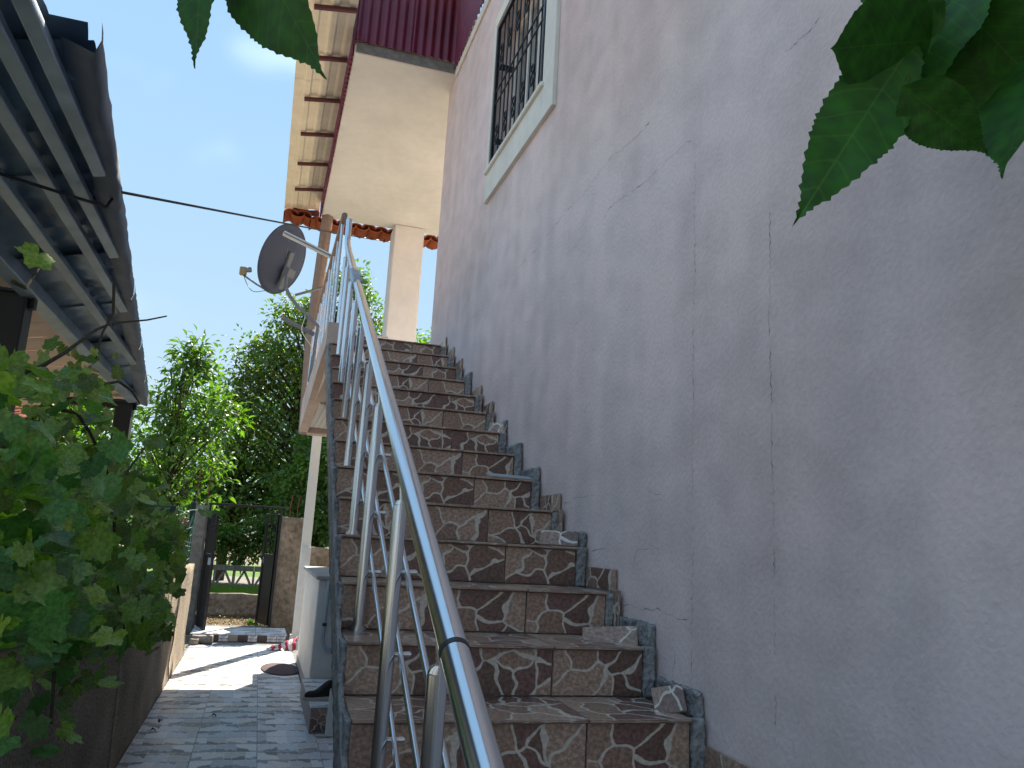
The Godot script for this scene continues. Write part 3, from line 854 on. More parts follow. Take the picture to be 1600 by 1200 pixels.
func staircase() -> void:
	var s := thing("staircase", "outdoor staircase covered in brown crazy paving tiles beside the plastered wall", "staircase", ST_AT, ST_TURN)
	var right := 1.10
	# concrete body with a sloping underside
	var st := mb()
	var xl := -0.012
	var T := 0.27
	for k in range(-5, 14):
		var y := NOSE + RISE * k - 0.012
		var z := -GO * k
		var yb := y - RISE
		var back := z - GO if k < 13 else z - 0.12
		var bot0: float = max(-0.03, NOSE + RISE * k - T - RISE * 0.0)
		var bot1: float = max(-0.03, NOSE + RISE * (k + 1) - T)
		if k == -5: bot0 = -0.03
		# riser and tread
		quad(st, Vector3(xl, yb, z - 0.012), Vector3(right, yb, z - 0.012), Vector3(right, y, z - 0.012), Vector3(xl, y, z - 0.012), Vector3.BACK)
		quad(st, Vector3(xl, y, z - 0.012), Vector3(right, y, z - 0.012), Vector3(right, y, back - 0.012), Vector3(xl, y, back - 0.012), Vector3.UP)
		# side and underside
		for xs in [[xl, Vector3.LEFT], [right, Vector3.RIGHT]]:
			quad(st, Vector3(xs[0], bot0, z - 0.012), Vector3(xs[0], y, z - 0.012), Vector3(xs[0], y, back - 0.012), Vector3(xs[0], bot1, back - 0.012), xs[1])
		quad(st, Vector3(xl, bot0, z - 0.012), Vector3(right, bot0, z - 0.012), Vector3(right, bot1, back - 0.012), Vector3(xl, bot1, back - 0.012), Vector3.DOWN)
		if k == 13:
			quad(st, Vector3(xl, bot1, back - 0.012), Vector3(right, bot1, back - 0.012), Vector3(right, y, back - 0.012), Vector3(xl, y, back - 0.012), Vector3.FORWARD)
	part(s, "concrete_body", st.commit(), M.stringer)
	var r := RandomNumberGenerator.new(); r.seed = 6
	var L := 0.345
	var riser_h := RISE - 0.016
	var meshes := {}
	for half in 2:
		for ln in [L]:
			meshes["r%d%.3f" % [half, ln]] = tile_mesh_xy(ln - 0.004, riser_h, 0.011, Rect2(0, 0.5 * half, ln / L, 0.48), false)
			meshes["t%d%.3f" % [half, ln]] = tile_mesh_xy(ln - 0.004, GO + 0.012, 0.011, Rect2(0, 0, ln / L, 0.97), true)
	for k in range(-5, 14):
		var step := Node3D.new()
		step.name = numbered(s, "step")
		s.add_child(step)
		var y := NOSE + RISE * k
		var z := -GO * k
		var half := posmod(k, 2)
		var wallu := 1.073 - k * 0.0069
		var us := [0.0, L, 2.0 * L]
		for q in 3:
			var ln: float = L if q < 2 else wallu - 0.045 - 2.0 * L
			var mk := "%d%.3f" % [half, ln]
			if not meshes.has("r" + mk):
				meshes["r" + mk] = tile_mesh_xy(ln - 0.004, riser_h, 0.011, Rect2(0, 0.5 * half, ln / L, 0.48), false)
				meshes["t" + mk] = tile_mesh_xy(ln - 0.004, GO + 0.012, 0.011, Rect2(0, 0, ln / L, 0.97), true)
			var v: int = [0, 1, 2, 1, 0, 2, 2, 0, 1][posmod(k * 2 + q * (1 + half), 9)]
			var t := part(step, "riser_tile", meshes["r%d%.3f" % [half, ln]], M.paving[v], Vector3(us[q] + ln * 0.5, y - RISE * 0.5 - 0.006, z + r.randf_range(-0.0015, 0.0015)))
			t.rotation.y = r.randf_range(-0.004, 0.004)
			if k < 5 or k == 13:
				var v2: int = (v + 1 + q) % 3
				var tt := part(step, "tread_tile", meshes["t%d%.3f" % [half, ln]], M.paving[v2], Vector3(us[q] + ln * 0.5, y + r.randf_range(-0.001, 0.001), z - GO * 0.5 + 0.012))
				tt.rotation.z = r.randf_range(-0.002, 0.002)
			else:
				part(step, "tread_tile", meshes["t%d%.3f" % [half, ln]], M.paving[v], Vector3(us[q] + ln * 0.5, y, z - GO * 0.5 + 0.012))
		# rough mortar along the open side
		var m := part(s, "side_mortar", lump(Vector3(0.016, 0.15, GO * 1.12), Vector3i(2, 8, 16), 0.006, 18.0, 200 + k), M.stringer, Vector3(-0.010, y - 0.105, z - 0.15))
		m.rotation.x = atan(RISE / GO)
		part(s, "side_mortar", lump(Vector3(0.018, RISE * 0.96, 0.04), Vector3i(2, 12, 4), 0.007, 34.0, 300 + k), M.mortar, Vector3(-0.006, y - 0.085, z - 0.022))
		# where the tiles stop short of the house wall
		var gap := wallu - 0.045
		var w := wallu - gap
		var standing := k in [2, 4, 8, 9, 11, 12, 13, -1, -3]
		if standing:
			var kt := part(s, "skirting_tile", tile_mesh_xy(GO * 0.93, 0.085, 0.010, Rect2(0.1, 0.1, 0.8, 0.22), false), M.paving[k % 3 if k > 0 else 0], Vector3(wallu - 0.006, y + 0.044, z - GO * 0.5))
			kt.rotation.y = -PI / 2 + r.randf_range(-0.03, 0.03)
			var ke := part(s, "skirting_tile", tile_mesh_xy(0.085, RISE * 0.95, 0.010, Rect2(0.3, 0.4, 0.2, 0.5), false), M.paving[(k + 1) % 3 if k > 0 else 1], Vector3(wallu - 0.016, y - RISE * 0.42, z + 0.012))
			ke.rotation.y = -PI / 2 + r.randf_range(-0.05, 0.02)
			part(s, "mortar_bed", lump(Vector3(w * 0.95, RISE, 0.03), Vector3i(4, 10, 3), 0.008, 30.0, 400 + k), M.mortar, Vector3(gap + w * 0.5, y - RISE * 0.55, z - 0.01))
		else:
			part(s, "mortar_bed", lump(Vector3(w * 0.9, RISE * 0.98, 0.035), Vector3i(6, 14, 3), 0.010, 34.0, 400 + k), M.mortar, Vector3(gap + w * 0.5, y - RISE * 0.5, z - 0.004))
			part(s, "mortar_bed", lump(Vector3(0.02, 0.075 + 0.02 * r.randf(), GO * 0.85), Vector3i(2, 7, 18), 0.012, 30.0, 450 + k), M.mortar, Vector3(wallu - 0.005, y + 0.03, z - GO * 0.45))
	# tiles that came off and lie about on the steps
	var loose := [[1, 0.955, -0.03, -0.12, Vector3(-0.55, -0.5, 0.1), 0.20, 0.075, "long narrow loose tile leaning on grey mortar next to a wall crack"],
		[0, 1.0, 0.0, -0.07, Vector3(-0.5, -0.6, 0.25), 0.10, 0.085, "small loose brown tile leaning against crumbled mortar at the wall"],
		[3, 0.955, 0.0, -0.06, Vector3(-0.6, -0.45, 0.0), 0.17, 0.075, "loose tile strip lying tilted on the step beneath a bare mortar patch"],
		[7, 0.985, 0.0, -0.05, Vector3(-0.35, -1.0, 0.0), 0.15, 0.08, "loose tile strip standing against the wall high up the stairs"],
		[5, 0.93, 0.022, -0.08, Vector3(-1.35, 0.1, 0.0), 0.30, 0.10, "pale loose tile lying flat and overhanging its step by the wall"]]
	var n := 0
	for l in loose:
		var k: int = l[0]
		var lp := Vector3(l[1], NOSE + RISE * k + 0.036 + l[2] * 0.6, -GO * k + l[3] - 0.02)
		if k == 5: lp.y = NOSE + RISE * k + 0.020
		var o := thing("loose_tile", l[7], "tile", s.transform * lp, ST_TURN)
		o.rotation = Vector3(l[4].x, l[4].y + ST_TURN, l[4].z)
		part(o, "glazed_face", tile_mesh_xy(l[5], l[6], 0.006, Rect2(0.1 * n, 0.2, 0.45, 0.22), false), M.paving[n % 3] if k != 5 else M.grey_cap, Vector3(0, 0, 0.003))
		part(o, "clay_back", tile_mesh_xy(l[5], l[6], 0.005, Rect2(0, 0, 1, 1), false), M.tile_edge, Vector3(0, 0, -0.003))
		n += 1

# ------------------------------------------------------------------ railing
func railing() -> void:
	var rl := thing("railing", "brushed steel stair railing with round posts and three thin rails", "railing", ST_AT, ST_TURN)
	var u := 0.056
	var slope := RISE / GO
	var line := func(f: float, up: float) -> Vector3: return Vector3(u, NOSE + slope * f + up, -f)
	# f = distance forward from nosing 0; heights above the nosing line
	var f1 := 4.10
	var hand := 0.80
	var hs := mb()
	tube_into(hs, [line.call(-1.75, hand), line.call(-0.985, hand)], 0.0255, 32)
	part(rl, "handrail", hs.commit(), M.steel)
	hs = mb()
	tube_into(hs, [line.call(-0.988, hand), line.call(1.9, hand), line.call(3.4, hand)], 0.0248, 32)
	part(rl, "handrail", hs.commit(), M.steel)
	hs = mb()
	var pts := [line.call(3.38, hand), line.call(3.95, hand + 0.005), line.call(4.10, hand + 0.04), line.call(4.165, hand + 0.12), line.call(4.18, hand + 0.22)]
	tube_into(hs, pts, 0.0250, 24)
	part(rl, "handrail", hs.commit(), M.steel)
	part(rl, "joint_ring", tube([line.call(-0.992, hand), line.call(-0.982, hand)], 0.0266, 32), M.steel_joint)
	# crumpled film left on the upper tube
	var film := part(rl, "film_wrap", lump(Vector3(0.056, 0.056, 0.42), Vector3i(5, 5, 16), 0.010, 26.0, 9), M.galv, line.call(2.55, hand))
	film.rotation.x = atan(slope)
	# posts every second step
	for k in [-3, -1, 1, 3, 5, 7, 9, 11, 13]:
		var foot := Vector3(u + 0.004, NOSE + RISE * k, -GO * k - GO * (0.86 if k == 1 else 0.52))
		if k == 13: foot.z = -GO * k - 0.03
		var f := -foot.z
		var top: float = line.call(f, hand).y - 0.145
		var p := part(rl, "post", tube([foot + Vector3(0, 0.004, 0), Vector3(foot.x + 0.004, top, foot.z)], 0.0195, 24), M.steel)
		part(p, "cap", tube([Vector3(foot.x + 0.004, top, foot.z), Vector3(foot.x + 0.005, top + 0.008, foot.z), Vector3(foot.x + 0.006, top + 0.014, foot.z)], [0.0198, 0.017, 0.009], 20), M.steel)
		part(p, "pin", tube([Vector3(foot.x + 0.006, top + 0.01, foot.z), Vector3(u, top + 0.13, foot.z)], 0.0055, 10), M.steel_thin)
		part(p, "base_ring", tube([foot, foot + Vector3(0, 0.010, 0), foot + Vector3(0, 0.018, 0)], [0.034, 0.031, 0.022], 24), M.steel)
		for j in 3:
			var yy: float = line.call(f, hand).y - 0.32 - j * 0.21
			var kn := part(p, "rail_holder", tube([Vector3(foot.x + 0.012, yy, foot.z), Vector3(foot.x + 0.034, yy, foot.z), Vector3(foot.x + 0.058, yy, foot.z), Vector3(foot.x + 0.064, yy, foot.z)], [0.006, 0.006, 0.0085, 0.005], 12), M.steel)
	for j in 3:
		var drop := 0.32 + j * 0.21
		var a: Vector3 = line.call(-1.45, hand - drop); var b: Vector3 = line.call(4.29, hand - drop)
		a.x += 0.040; b.x += 0.040
		part(rl, "thin_rail", tube([a, (a + b) * 0.5, b], 0.0085, 14), M.steel_thin)
	# terrace balustrade, along the edge beam
	var tr := thing("terrace_railing", "steel terrace railing with upright bars along the pink slab edge", "railing")
	var ty := 4.20
	part(tr, "handrail", tube([Vector3(0.405, ty, -6.62), Vector3(0.405, ty, -10.75)], 0.025, 20), M.brown_post)
	part(tr, "handrail", tube([Vector3(0.405, ty, -10.72), Vector3(1.40, ty, -10.72)], 0.025, 20), M.steel)
	part(tr, "bottom_rail", tube([Vector3(0.405, 3.33, -6.75), Vector3(0.405, 3.33, -10.72)], 0.010, 12), M.steel)
	for k in 10:
		var z := -6.78 - k * 0.43
		part(tr, "bar", tube([Vector3(0.405, 3.235, z), Vector3(0.405, ty - 0.02, z)], 0.009 if k % 3 else 0.014, 14), M.steel_thin)
	for k in 7:
		part(tr, "bar", tube([Vector3(0.52 + k * 0.14, 3.16, -10.72), Vector3(0.52 + k * 0.14, ty - 0.02, -10.72)], 0.0165, 16), M.steel_thin)

# ------------------------------------------------------------------ path
func path() -> void:
	var base := structure("path", sheet(Vector2(-0.72, -12.1), Vector2(3.4, 3.0), -0.008), M.grout)
	var r := RandomNumberGenerator.new(); r.seed = 31
	var w := 0.425
	var meshes := []
	for q in 4:
		var st := mb()
		var uv := [Rect2(0, 0, 1, 1), Rect2(1, 0, -1, 1), Rect2(0, 1, 1, -1), Rect2(1, 1, -1, -1)][q] as Rect2
		var h := (w - 0.004) * 0.5
		quad(st, Vector3(-h, 0, -h), Vector3(h, 0, -h), Vector3(h, 0, h), Vector3(-h, 0, h), Vector3.UP, Rect2(0, 0, 1, 1) if q == 0 else uv)
		for e in 4:
			var a := Vector3(-h, 0, h).rotated(Vector3.UP, e * PI / 2); var b := Vector3(h, 0, h).rotated(Vector3.UP, e * PI / 2)
			quad(st, a, b, b - Vector3(0, 0.008, 0), a - Vector3(0, 0.008, 0), Vector3.BACK.rotated(Vector3.UP, e * PI / 2))
		meshes.append(st.commit())
	for i in 3:
		for j in 27:
			var x := -0.48 + i * w
			var z := -0.9 - j * w
			if z < -11.9: continue
			if i == 2 and z > -7.6: x = x
			var t := part(base, "path_tile", meshes[r.randi() % 4], M.path[r.randi() % 3], Vector3(x, r.randf_range(-0.001, 0.001), z))
			t.rotation.x = r.randf_range(-0.002, 0.002)
			t.rotation.z = r.randf_range(-0.002, 0.002)
	# more tiles under the open stair
	for j in 8:
		for i in 3:
			var z := -3.4 - j * w - 0.9
			var t := part(base, "path_tile", meshes[r.randi() % 4], M.path[r.randi() % 3], Vector3(-0.48 + (3 + i) * w, r.randf_range(-0.001, 0.001), -0.9 - (j + 8) * w))

# ------------------------------------------------------------------ boundary wall on the left with the green fence
func side_wall() -> void:
	var w := thing("boundary_wall", "low roughcast boundary wall beside the tiled path, draped with vine", "wall")
	var nz := FastNoiseLite.new(); nz.seed = 8; nz.frequency = 2.2; nz.fractal_octaves = 3
	var spans := [[1.5, -2.0], [-2.02, -5.5], [-5.52, -8.98], [-9.03, -10.72]]
	for sp in spans:
		var st := mb(); st.set_smooth_group(0)
		var nzs := int((sp[0] - sp[1]) / 0.09)
		var ny := 13
		var pf := func(i: int, j: int) -> Vector3:
			var z: float = lerp(sp[0], sp[1], float(i) / nzs)
			var y: float = lerp(-0.03, 1.075 + 0.012 * nz.get_noise_2d(z * 0.6, 3.0), float(j) / ny)
			return Vector3(-0.70 + 0.02 * nz.get_noise_2d(z, y) , y, z)
		for i in nzs:
			for j in ny:
				var a: Vector3 = pf.call(i, j); var b: Vector3 = pf.call(i + 1, j); var c: Vector3 = pf.call(i + 1, j + 1); var d: Vector3 = pf.call(i, j + 1)
				for q in [a, c, b, a, d, c]:
					st.set_uv(Vector2(q.z, q.y)); st.add_vertex(q)
			var t0: Vector3 = pf.call(i, ny); var t1: Vector3 = pf.call(i + 1, ny)
			var u0 := Vector3(-0.88, t0.y, t0.z); var u1 := Vector3(-0.88, t1.y, t1.z)
			for q in [t0, u1, t1, t0, u0, u1]:
				st.set_uv(Vector2(q.z, q.x)); st.add_vertex(q)
			for q in [u0, Vector3(-0.88, -0.03, t1.z), u1, u0, Vector3(-0.88, -0.03, t0.z), Vector3(-0.88, -0.03, t1.z)]:
				st.set_uv(Vector2(q.z, q.y)); st.add_vertex(q)
		for e in [0, nzs]:
			for j in ny:
				var a: Vector3 = pf.call(e, j); var d: Vector3 = pf.call(e, j + 1)
				var a2 := Vector3(-0.88, a.y, a.z); var d2 := Vector3(-0.88, d.y, d.z)
				for q in ([a, d, d2, a, d2, a2] if e == 0 else [a, d2, d, a, a2, d2]):
					st.set_uv(Vector2(q.x, q.y)); st.add_vertex(q)
		st.index(); st.generate_normals()
		part(w, "wall_panel", st.commit(), M.roughcast)
	var r := RandomNumberGenerator.new(); r.seed = 12
	var bm := box(Vector3(0.11, 0.07, 0.22), 0.006)
	for k in 9:
		var b := part(w, "brick", bm, M.brick, Vector3(-0.80 + r.randf_range(-0.012, 0.012), 1.118, -2.2 - k * 0.235))
		b.rotation.y = r.randf_range(-0.05, 0.05)
	for k in 9:
		if k % 3 == 2: continue
		var b := part(w, "brick", bm, M.brick, Vector3(-0.805 + r.randf_range(-0.01, 0.01), 1.188, -2.1 - k * 0.235))
		b.rotation.y = r.randf_range(-0.05, 0.05)
	# green fence on top
	var f := thing("wire_fence", "green metal fence posts with slack wire on the boundary wall by the gate", "fence")
	for p in [[-0.79, -8.15, 0.62], [-0.79, -10.55, 0.74]]:
		boxp(f, "post", Vector3(p[0] - 0.032, 1.055, p[1] - 0.032), Vector3(p[0] + 0.032, 1.075 + p[2], p[1] + 0.032), M.green_metal, 0.005)
	for k in 9:
		var y := 1.14 + k * 0.07
		var pts := []
		for q in 9:
			var t := q / 8.0
			var curl: float = 0.10 * max(0.0, (k - 5) / 3.0)
			pts.append(Vector3(-0.765 + curl * sin(t * 5.0 + k), y + 0.022 * sin(t * PI * 2.0 + k * 1.7) + r.randf_range(-0.008, 0.008), lerp(-8.1, -10.6, t)))
		part(f, "wire", tube(pts, 0.0035 if k % 3 else 0.007, 6), M.wire if k % 3 else M.green_metal)
	for k in 14:
		var z: float = lerp(-8.3, -10.4, k / 13.0)
		part(f, "wire", tube([Vector3(-0.768, 1.08, z), Vector3(-0.76 + r.randf_range(-0.02, 0.02), 1.4, z + r.randf_range(-0.03, 0.03)), Vector3(-0.75 + r.randf_range(-0.05, 0.05), 1.66 + r.randf_range(-0.06, 0.06), z)], 0.0025, 5), M.wire)

# ------------------------------------------------------------------ gate
func rods(p: Node, a: Vector3, b: Vector3, h: float) -> void:
	var r := RandomNumberGenerator.new(); r.seed = int(a.x * 1000)
	for q in [a, b]:
		part(p, "reinforcing_rod", tube([q - Vector3(0, 0.05, 0), q + Vector3(r.randf_range(-0.02, 0.02), h * 0.5, 0), q + Vector3(r.randf_range(-0.03, 0.05), h, r.randf_range(-0.02, 0.02))], 0.008, 6), M.rust)

func gate_leaf(g0: Node3D, width: float, openwork: bool) -> void:
	# leaf in its own plane: hinge at x = 0, swings about y
	var hgt := 1.70
	boxp(g0, "stile", Vector3(0, 0.02, -0.02), Vector3(0.045, hgt, 0.02), M.black_metal, 0.003)
	boxp(g0, "stile", Vector3(width - 0.045, 0.02, -0.02), Vector3(width, hgt, 0.02), M.black_metal, 0.003)
	boxp(g0, "rail", Vector3(0.045, hgt - 0.04, -0.018), Vector3(width - 0.045, hgt, 0.018), M.black_metal, 0.003)
	boxp(g0, "rail", Vector3(0.045, 1.04, -0.018), Vector3(width - 0.045, 1.08, 0.018), M.black_metal, 0.003)
	boxp(g0, "rail", Vector3(0.045, 0.02, -0.018), Vector3(width - 0.045, 0.06, 0.018), M.black_metal, 0.003)
	boxp(g0, "panel", Vector3(0.045, 0.06, -0.006), Vector3(width - 0.045, 1.04, 0.006), M.black_metal, 0.0)
	var nb := 5 if openwork else 1
	for k in nb:
		var x := width * (k + 1.0) / (nb + 1.0)
		boxp(g0, "upright_bar", Vector3(x - 0.008, 1.08, -0.008), Vector3(x + 0.008, hgt - 0.04, 0.008), M.black_metal, 0.002)
	if openwork:
		boxp(g0, "rail", Vector3(0.045, 1.42, -0.007), Vector3(width - 0.045, 1.44, 0.007), M.black_metal, 0.002)
		boxp(g0, "rail", Vector3(0.045, 1.50, -0.007), Vector3(width - 0.045, 1.52, 0.007), M.black_metal, 0.002)
	part(g0, "handle", box(Vector3(0.05, 0.10, 0.07), 0.004), M.galv, Vector3(width - 0.03, 0.98, 0.02))

func gate() -> void:
	var pr := thing("gate_pillar", "weathered concrete gate pillar beside the white pole, two rusty rods on top", "pillar", Vector3(0.495, 0, -13.1))
	var lm := lump(Vector3(0.345, 1.80, 0.34), Vector3i(5, 24, 5), 0.014, 4.0, 61)
	part(pr, "shaft", lm, M.old_concrete, Vector3(0, 0.85, -0.15))
	rods(pr, Vector3(-0.06, 1.74, -0.1), Vector3(0.06, 1.74, -0.1), 0.36)
	var pl := thing("gate_pillar", "pale concrete gate pillar at the end of the roughcast wall, tall rusty rods above", "pillar", Vector3(-0.87, 0, -13.1))
	part(pl, "shaft", lump(Vector3(0.235, 1.90, 0.34), Vector3i(5, 24, 5), 0.012, 4.0, 63), M.concrete, Vector3(0, 0.90, -0.15))
	rods(pl, Vector3(-0.085, 1.84, -0.1), Vector3(0.07, 1.84, -0.1), 0.62)
	var gt := thing("garden_gate", "open black metal double gate between two concrete pillars", "gate", Vector3(0, 0.10, -13.12))
	boxp(gt, "top_bar", Vector3(-0.76, 1.765, -0.03), Vector3(0.36, 1.80, 0.02), M.black_metal, 0.004)
	boxp(gt, "jamb", Vector3(0.288, 0.0, -0.035), Vector3(0.322, 1.765, 0.015), M.black_metal, 0.004)
	boxp(gt, "jamb", Vector3(-0.752, 0.0, -0.035), Vector3(-0.722, 1.765, 0.015), M.black_metal, 0.004)
	var a := Node3D.new(); a.name = "gate_leaf"; gt.add_child(a)
	a.position = Vector3(-0.715, -0.03, 0.04); a.rotation.y = -1.36
	gate_leaf(a, 0.62, true)
	var b := Node3D.new(); b.name = "gate_leaf_001"; gt.add_child(b)
	b.position = Vector3(0.283, -0.01, -0.05); b.rotation.y = PI - 1.22
	gate_leaf(b, 0.50, false)
	# tiled threshold
	var th := thing("threshold_step", "low tiled threshold step under the garden gate", "step", Vector3(0, 0, -12.1))
	boxp(th, "step_body", Vector3(-0.74, -0.02, -1.2), Vector3(0.55, 0.092, -0.008), M.concrete, 0.004)
	var r := RandomNumberGenerator.new(); r.seed = 5
	for k in 9:
		boxp(th, "riser_tile", Vector3(-0.62 + k * 0.128, 0.004, -0.008), Vector3(-0.62 + k * 0.128 + 0.122, 0.096, 0.002), [M.tile_light, M.tile_dark, M.path[0]][r.randi() % 3], 0.003)
	for k in 3:
		for j in 2:
			boxp(th, "tread_tile", Vector3(-0.735 + k * 0.425, 0.092, -0.43 * (j + 1) + 0.004), Vector3(-0.735 + k * 0.425 + 0.42, 0.101, -0.43 * j + 0.004), M.path[(k + j) % 3], 0.003)
	var bl := thing("paving_block", "small grey concrete block lying at the left foot of the gate step", "block", Vector3(-0.56, 0, -11.9))
	part(bl, "block_body", lump(Vector3(0.26, 0.10, 0.16), Vector3i(5, 3, 4), 0.008, 9.0, 71), M.concrete, Vector3(0, 0.05, 0))
	part(bl, "block_chip", lump(Vector3(0.10, 0.07, 0.12), Vector3i(3, 3, 3), 0.01, 12.0, 72), M.old_concrete, Vector3(-0.09, 0.035, 0.15))
	# neighbouring fence walls either side of the gate
	var fw := thing("fence_wall", "reddish rough masonry wall behind the white pole", "wall", Vector3(0.70, 0, -13.25))
	part(fw, "masonry", lump(Vector3(3.2, 1.34, 0.2), Vector3i(24, 12, 2), 0.02, 4.0, 81), M.old_concrete, Vector3(1.6, 0.64, 0))
	var bp := thing("brick_pier", "red brick and concrete pier behind the green wire fence", "pier", Vector3(-1.22, 0, -13.2))
	part(bp, "concrete_core", box(Vector3(0.16, 1.75, 0.2), 0.01), M.concrete, Vector3(-0.1, 0.87, 0.0))
	for k in 20:
		var bb := part(bp, "brick", box(Vector3(0.19, 0.07, 0.1), 0.006), M.brick, Vector3(0.10, 0.04 + k * 0.082, 0.02 + 0.006 * sin(k * 3.1)))

# ------------------------------------------------------------------ carport
func roof_y(x: float) -> float: return 3.17 + 0.25 * x
func roof_edge(z: float) -> float: return -0.66 + (z + 2.5) * 0.0972 if z < -2.55 else -0.765

func carport() -> void:
	var c := thing("carport", "open shed with dark posts and a ribbed metal roof over the vine", "shed")
	var r := RandomNumberGenerator.new(); r.seed = 91
	for z in [-1.0, -5.0, -9.0]:
		var p := part(c, "post", box(Vector3(0.16, 2.80, 0.16), 0.01), M.dark_post, Vector3(-1.46, 1.36, z))
		part(p, "weld_plate", box(Vector3(0.22, 0.02, 0.22), 0.003), M.dark_post, Vector3(0, 1.38, 0))
	# roof sheets, each one metre wide, ends a little uneven
	var nsh := 9
	for k in nsh:
		var za := -0.6 - k * 1.0
		var zb := za - 1.03
		var st := mb()
		var off := r.randf_range(-0.03, 0.03)
		var lift := 0.004 + 0.008 * (k % 2)
		var seg := 30
		for q in seg:
			var z0: float = lerp(za, zb, float(q) / seg); var z1: float = lerp(za, zb, float(q + 1) / seg)
			var prof := func(t: float) -> float:
				var f := fposmod(t * 5.0, 1.0)
				return 0.022 * clamp(min(f, 1.0 - f) * 9.0 - 0.8, 0.0, 1.0)
			var h0: float = prof.call(float(q) / seg); var h1: float = prof.call(float(q + 1) / seg)
			var x0 := roof_edge(z0) + off; var x1 := roof_edge(z1) + off
			var sag0 := -0.02 * sin(q * 0.21); var sag1 := -0.02 * sin((q + 1) * 0.21)
			quad(st, Vector3(-1.46, roof_y(-1.46) + h0 + lift, z0), Vector3(-1.46, roof_y(-1.46) + h1 + lift, z1), Vector3(x1, roof_y(x1) + h1 + lift + sag1, z1), Vector3(x0, roof_y(x0) + h0 + lift + sag0, z0), Vector3.DOWN)
		part(c, "roof_sheet", st.commit(), M.sheet)
	# the flashing that hangs ragged along the edge
	for k in 5:
		var st := mb(); st.set_smooth_group(0)
		var za := -2.57 - k * 1.39
		var prev := []
		for q in 25:
			var z := za - 1.41 * q / 24.0
			var wob := 0.006 * sin(z * 5.0 + k) + 0.004 * sin(z * 13.0)
			var x := roof_edge(z) + 0.012 + r.randf_range(-0.004, 0.004)
			var top := Vector3(x + 0.004 * k, roof_y(x) + 0.05, z)
			var mid := Vector3(x + 0.010 + wob * 0.5, roof_y(x) - 0.015, z)
			var bot := Vector3(x - 0.002 + wob, roof_y(x) - 0.055 + wob + r.randf_range(-0.004, 0.004), z)
			var back := Vector3(x - 0.10 + wob, roof_y(x) - 0.028, z)
			if q > 0:
				for e in 3:
					var s0 = [prev[e], prev[e + 1]]; var s1 = [[top, mid, bot, back][e], [top, mid, bot, back][e + 1]]
					for v in [s0[0], s1[0], s1[1], s0[0], s1[1], s0[1]]: st.add_vertex(v)
			prev = [top, mid, bot, back]
		st.index(); st.generate_normals()
		part(c, "flashing", st.commit(), M.flash)
	# purlins under the sheets
	for x in [-0.80, -0.90, -1.005, -1.165]:
		var ze: float = -2.5 + (x + 0.66) / 0.0972 + 0.45
		var len := -0.8 - ze
		var xf := Transform3D(Basis(Vector3.BACK, atan(0.25)), Vector3(x, roof_y(x) - 0.032, (-0.8 + ze) * 0.5))
		var st := mb()
		cbox(st, Vector3.ZERO, Vector3(0.05, 0.055, len), 0.004, xf)
		part(c, "purlin", st.commit(), M.galv)
	var st2 := mb()
	cbox(st2, Vector3.ZERO, Vector3(0.08, 0.10, 8.0), 0.005, Transform3D(Basis(Vector3.BACK, atan(0.25)), Vector3(-1.385, roof_y(-1.385) - 0.055, -4.85)))
	part(c, "edge_beam", st2.commit(), M.galv)
	for z in [-3.1, -5.6, -7.6]:
		part(c, "pipe_clip", box(Vector3(0.055, 0.08, 0.012), 0.002), M.black_metal, Vector3(-1.165 if z > -5 else -1.385, roof_y(-1.165 if z > -5 else -1.385) - 0.04, z))
	part(c, "tie_beam", box(Vector3(2.2, 0.07, 0.06), 0.004), M.dark_post, Vector3(-2.45, 2.70, -9.0))
	part(c, "tie_beam", box(Vector3(2.2, 0.07, 0.06), 0.004), M.dark_post, Vector3(-2.45, 2.70, -5.0))
	# boarded ceiling behind the beam
	for k in 32:
		var z := -2.6 - k * 0.215
		var xf := Transform3D(Basis(Vector3.BACK, atan(0.16)), Vector3(-2.75, 2.62 + r.randf_range(-0.003, 0.003), z))
		var st := mb()
		cbox(st, Vector3.ZERO, Vector3(2.5, 0.018, 0.207), 0.003, xf)
		part(c, "ceiling_board", st.commit(), M.pink)
	# overhead cable from the carport to the house
	var cb := thing("overhead_cable", "thin dark cable strung from the shed roof past the satellite dish", "cable")
	var pts := []
	for q in 5: pts.append(Vector3(-1.5, 2.72, -2.9).lerp(Vector3(-0.80, 2.87, -3.72), q / 4.0))
	var A := on_z(183, 299, -3.8); var B := on_z(700, 376, -40.0)
	for q in 25:
		var t := q / 24.0
		pts.append(A.lerp(B, t * t) - Vector3(0, 0.25 * sin(PI * t * t), 0))
	part(cb, "line", tube(pts, 0.007, 7), M.cable)
	var up := thing("utility_pole", "grey utility pole carrying the far end of the thin cable", "pole", Vector3(B.x, 0, B.z))
	part(up, "pole", tube([Vector3(0, -0.03, 0), Vector3(0, B.y + 0.4, 0)], [0.14, 0.09], 10), M.concrete)
	part(up, "crossarm", box(Vector3(1.2, 0.1, 0.1), 0.01), M.concrete, Vector3(0, B.y + 0.1, 0))

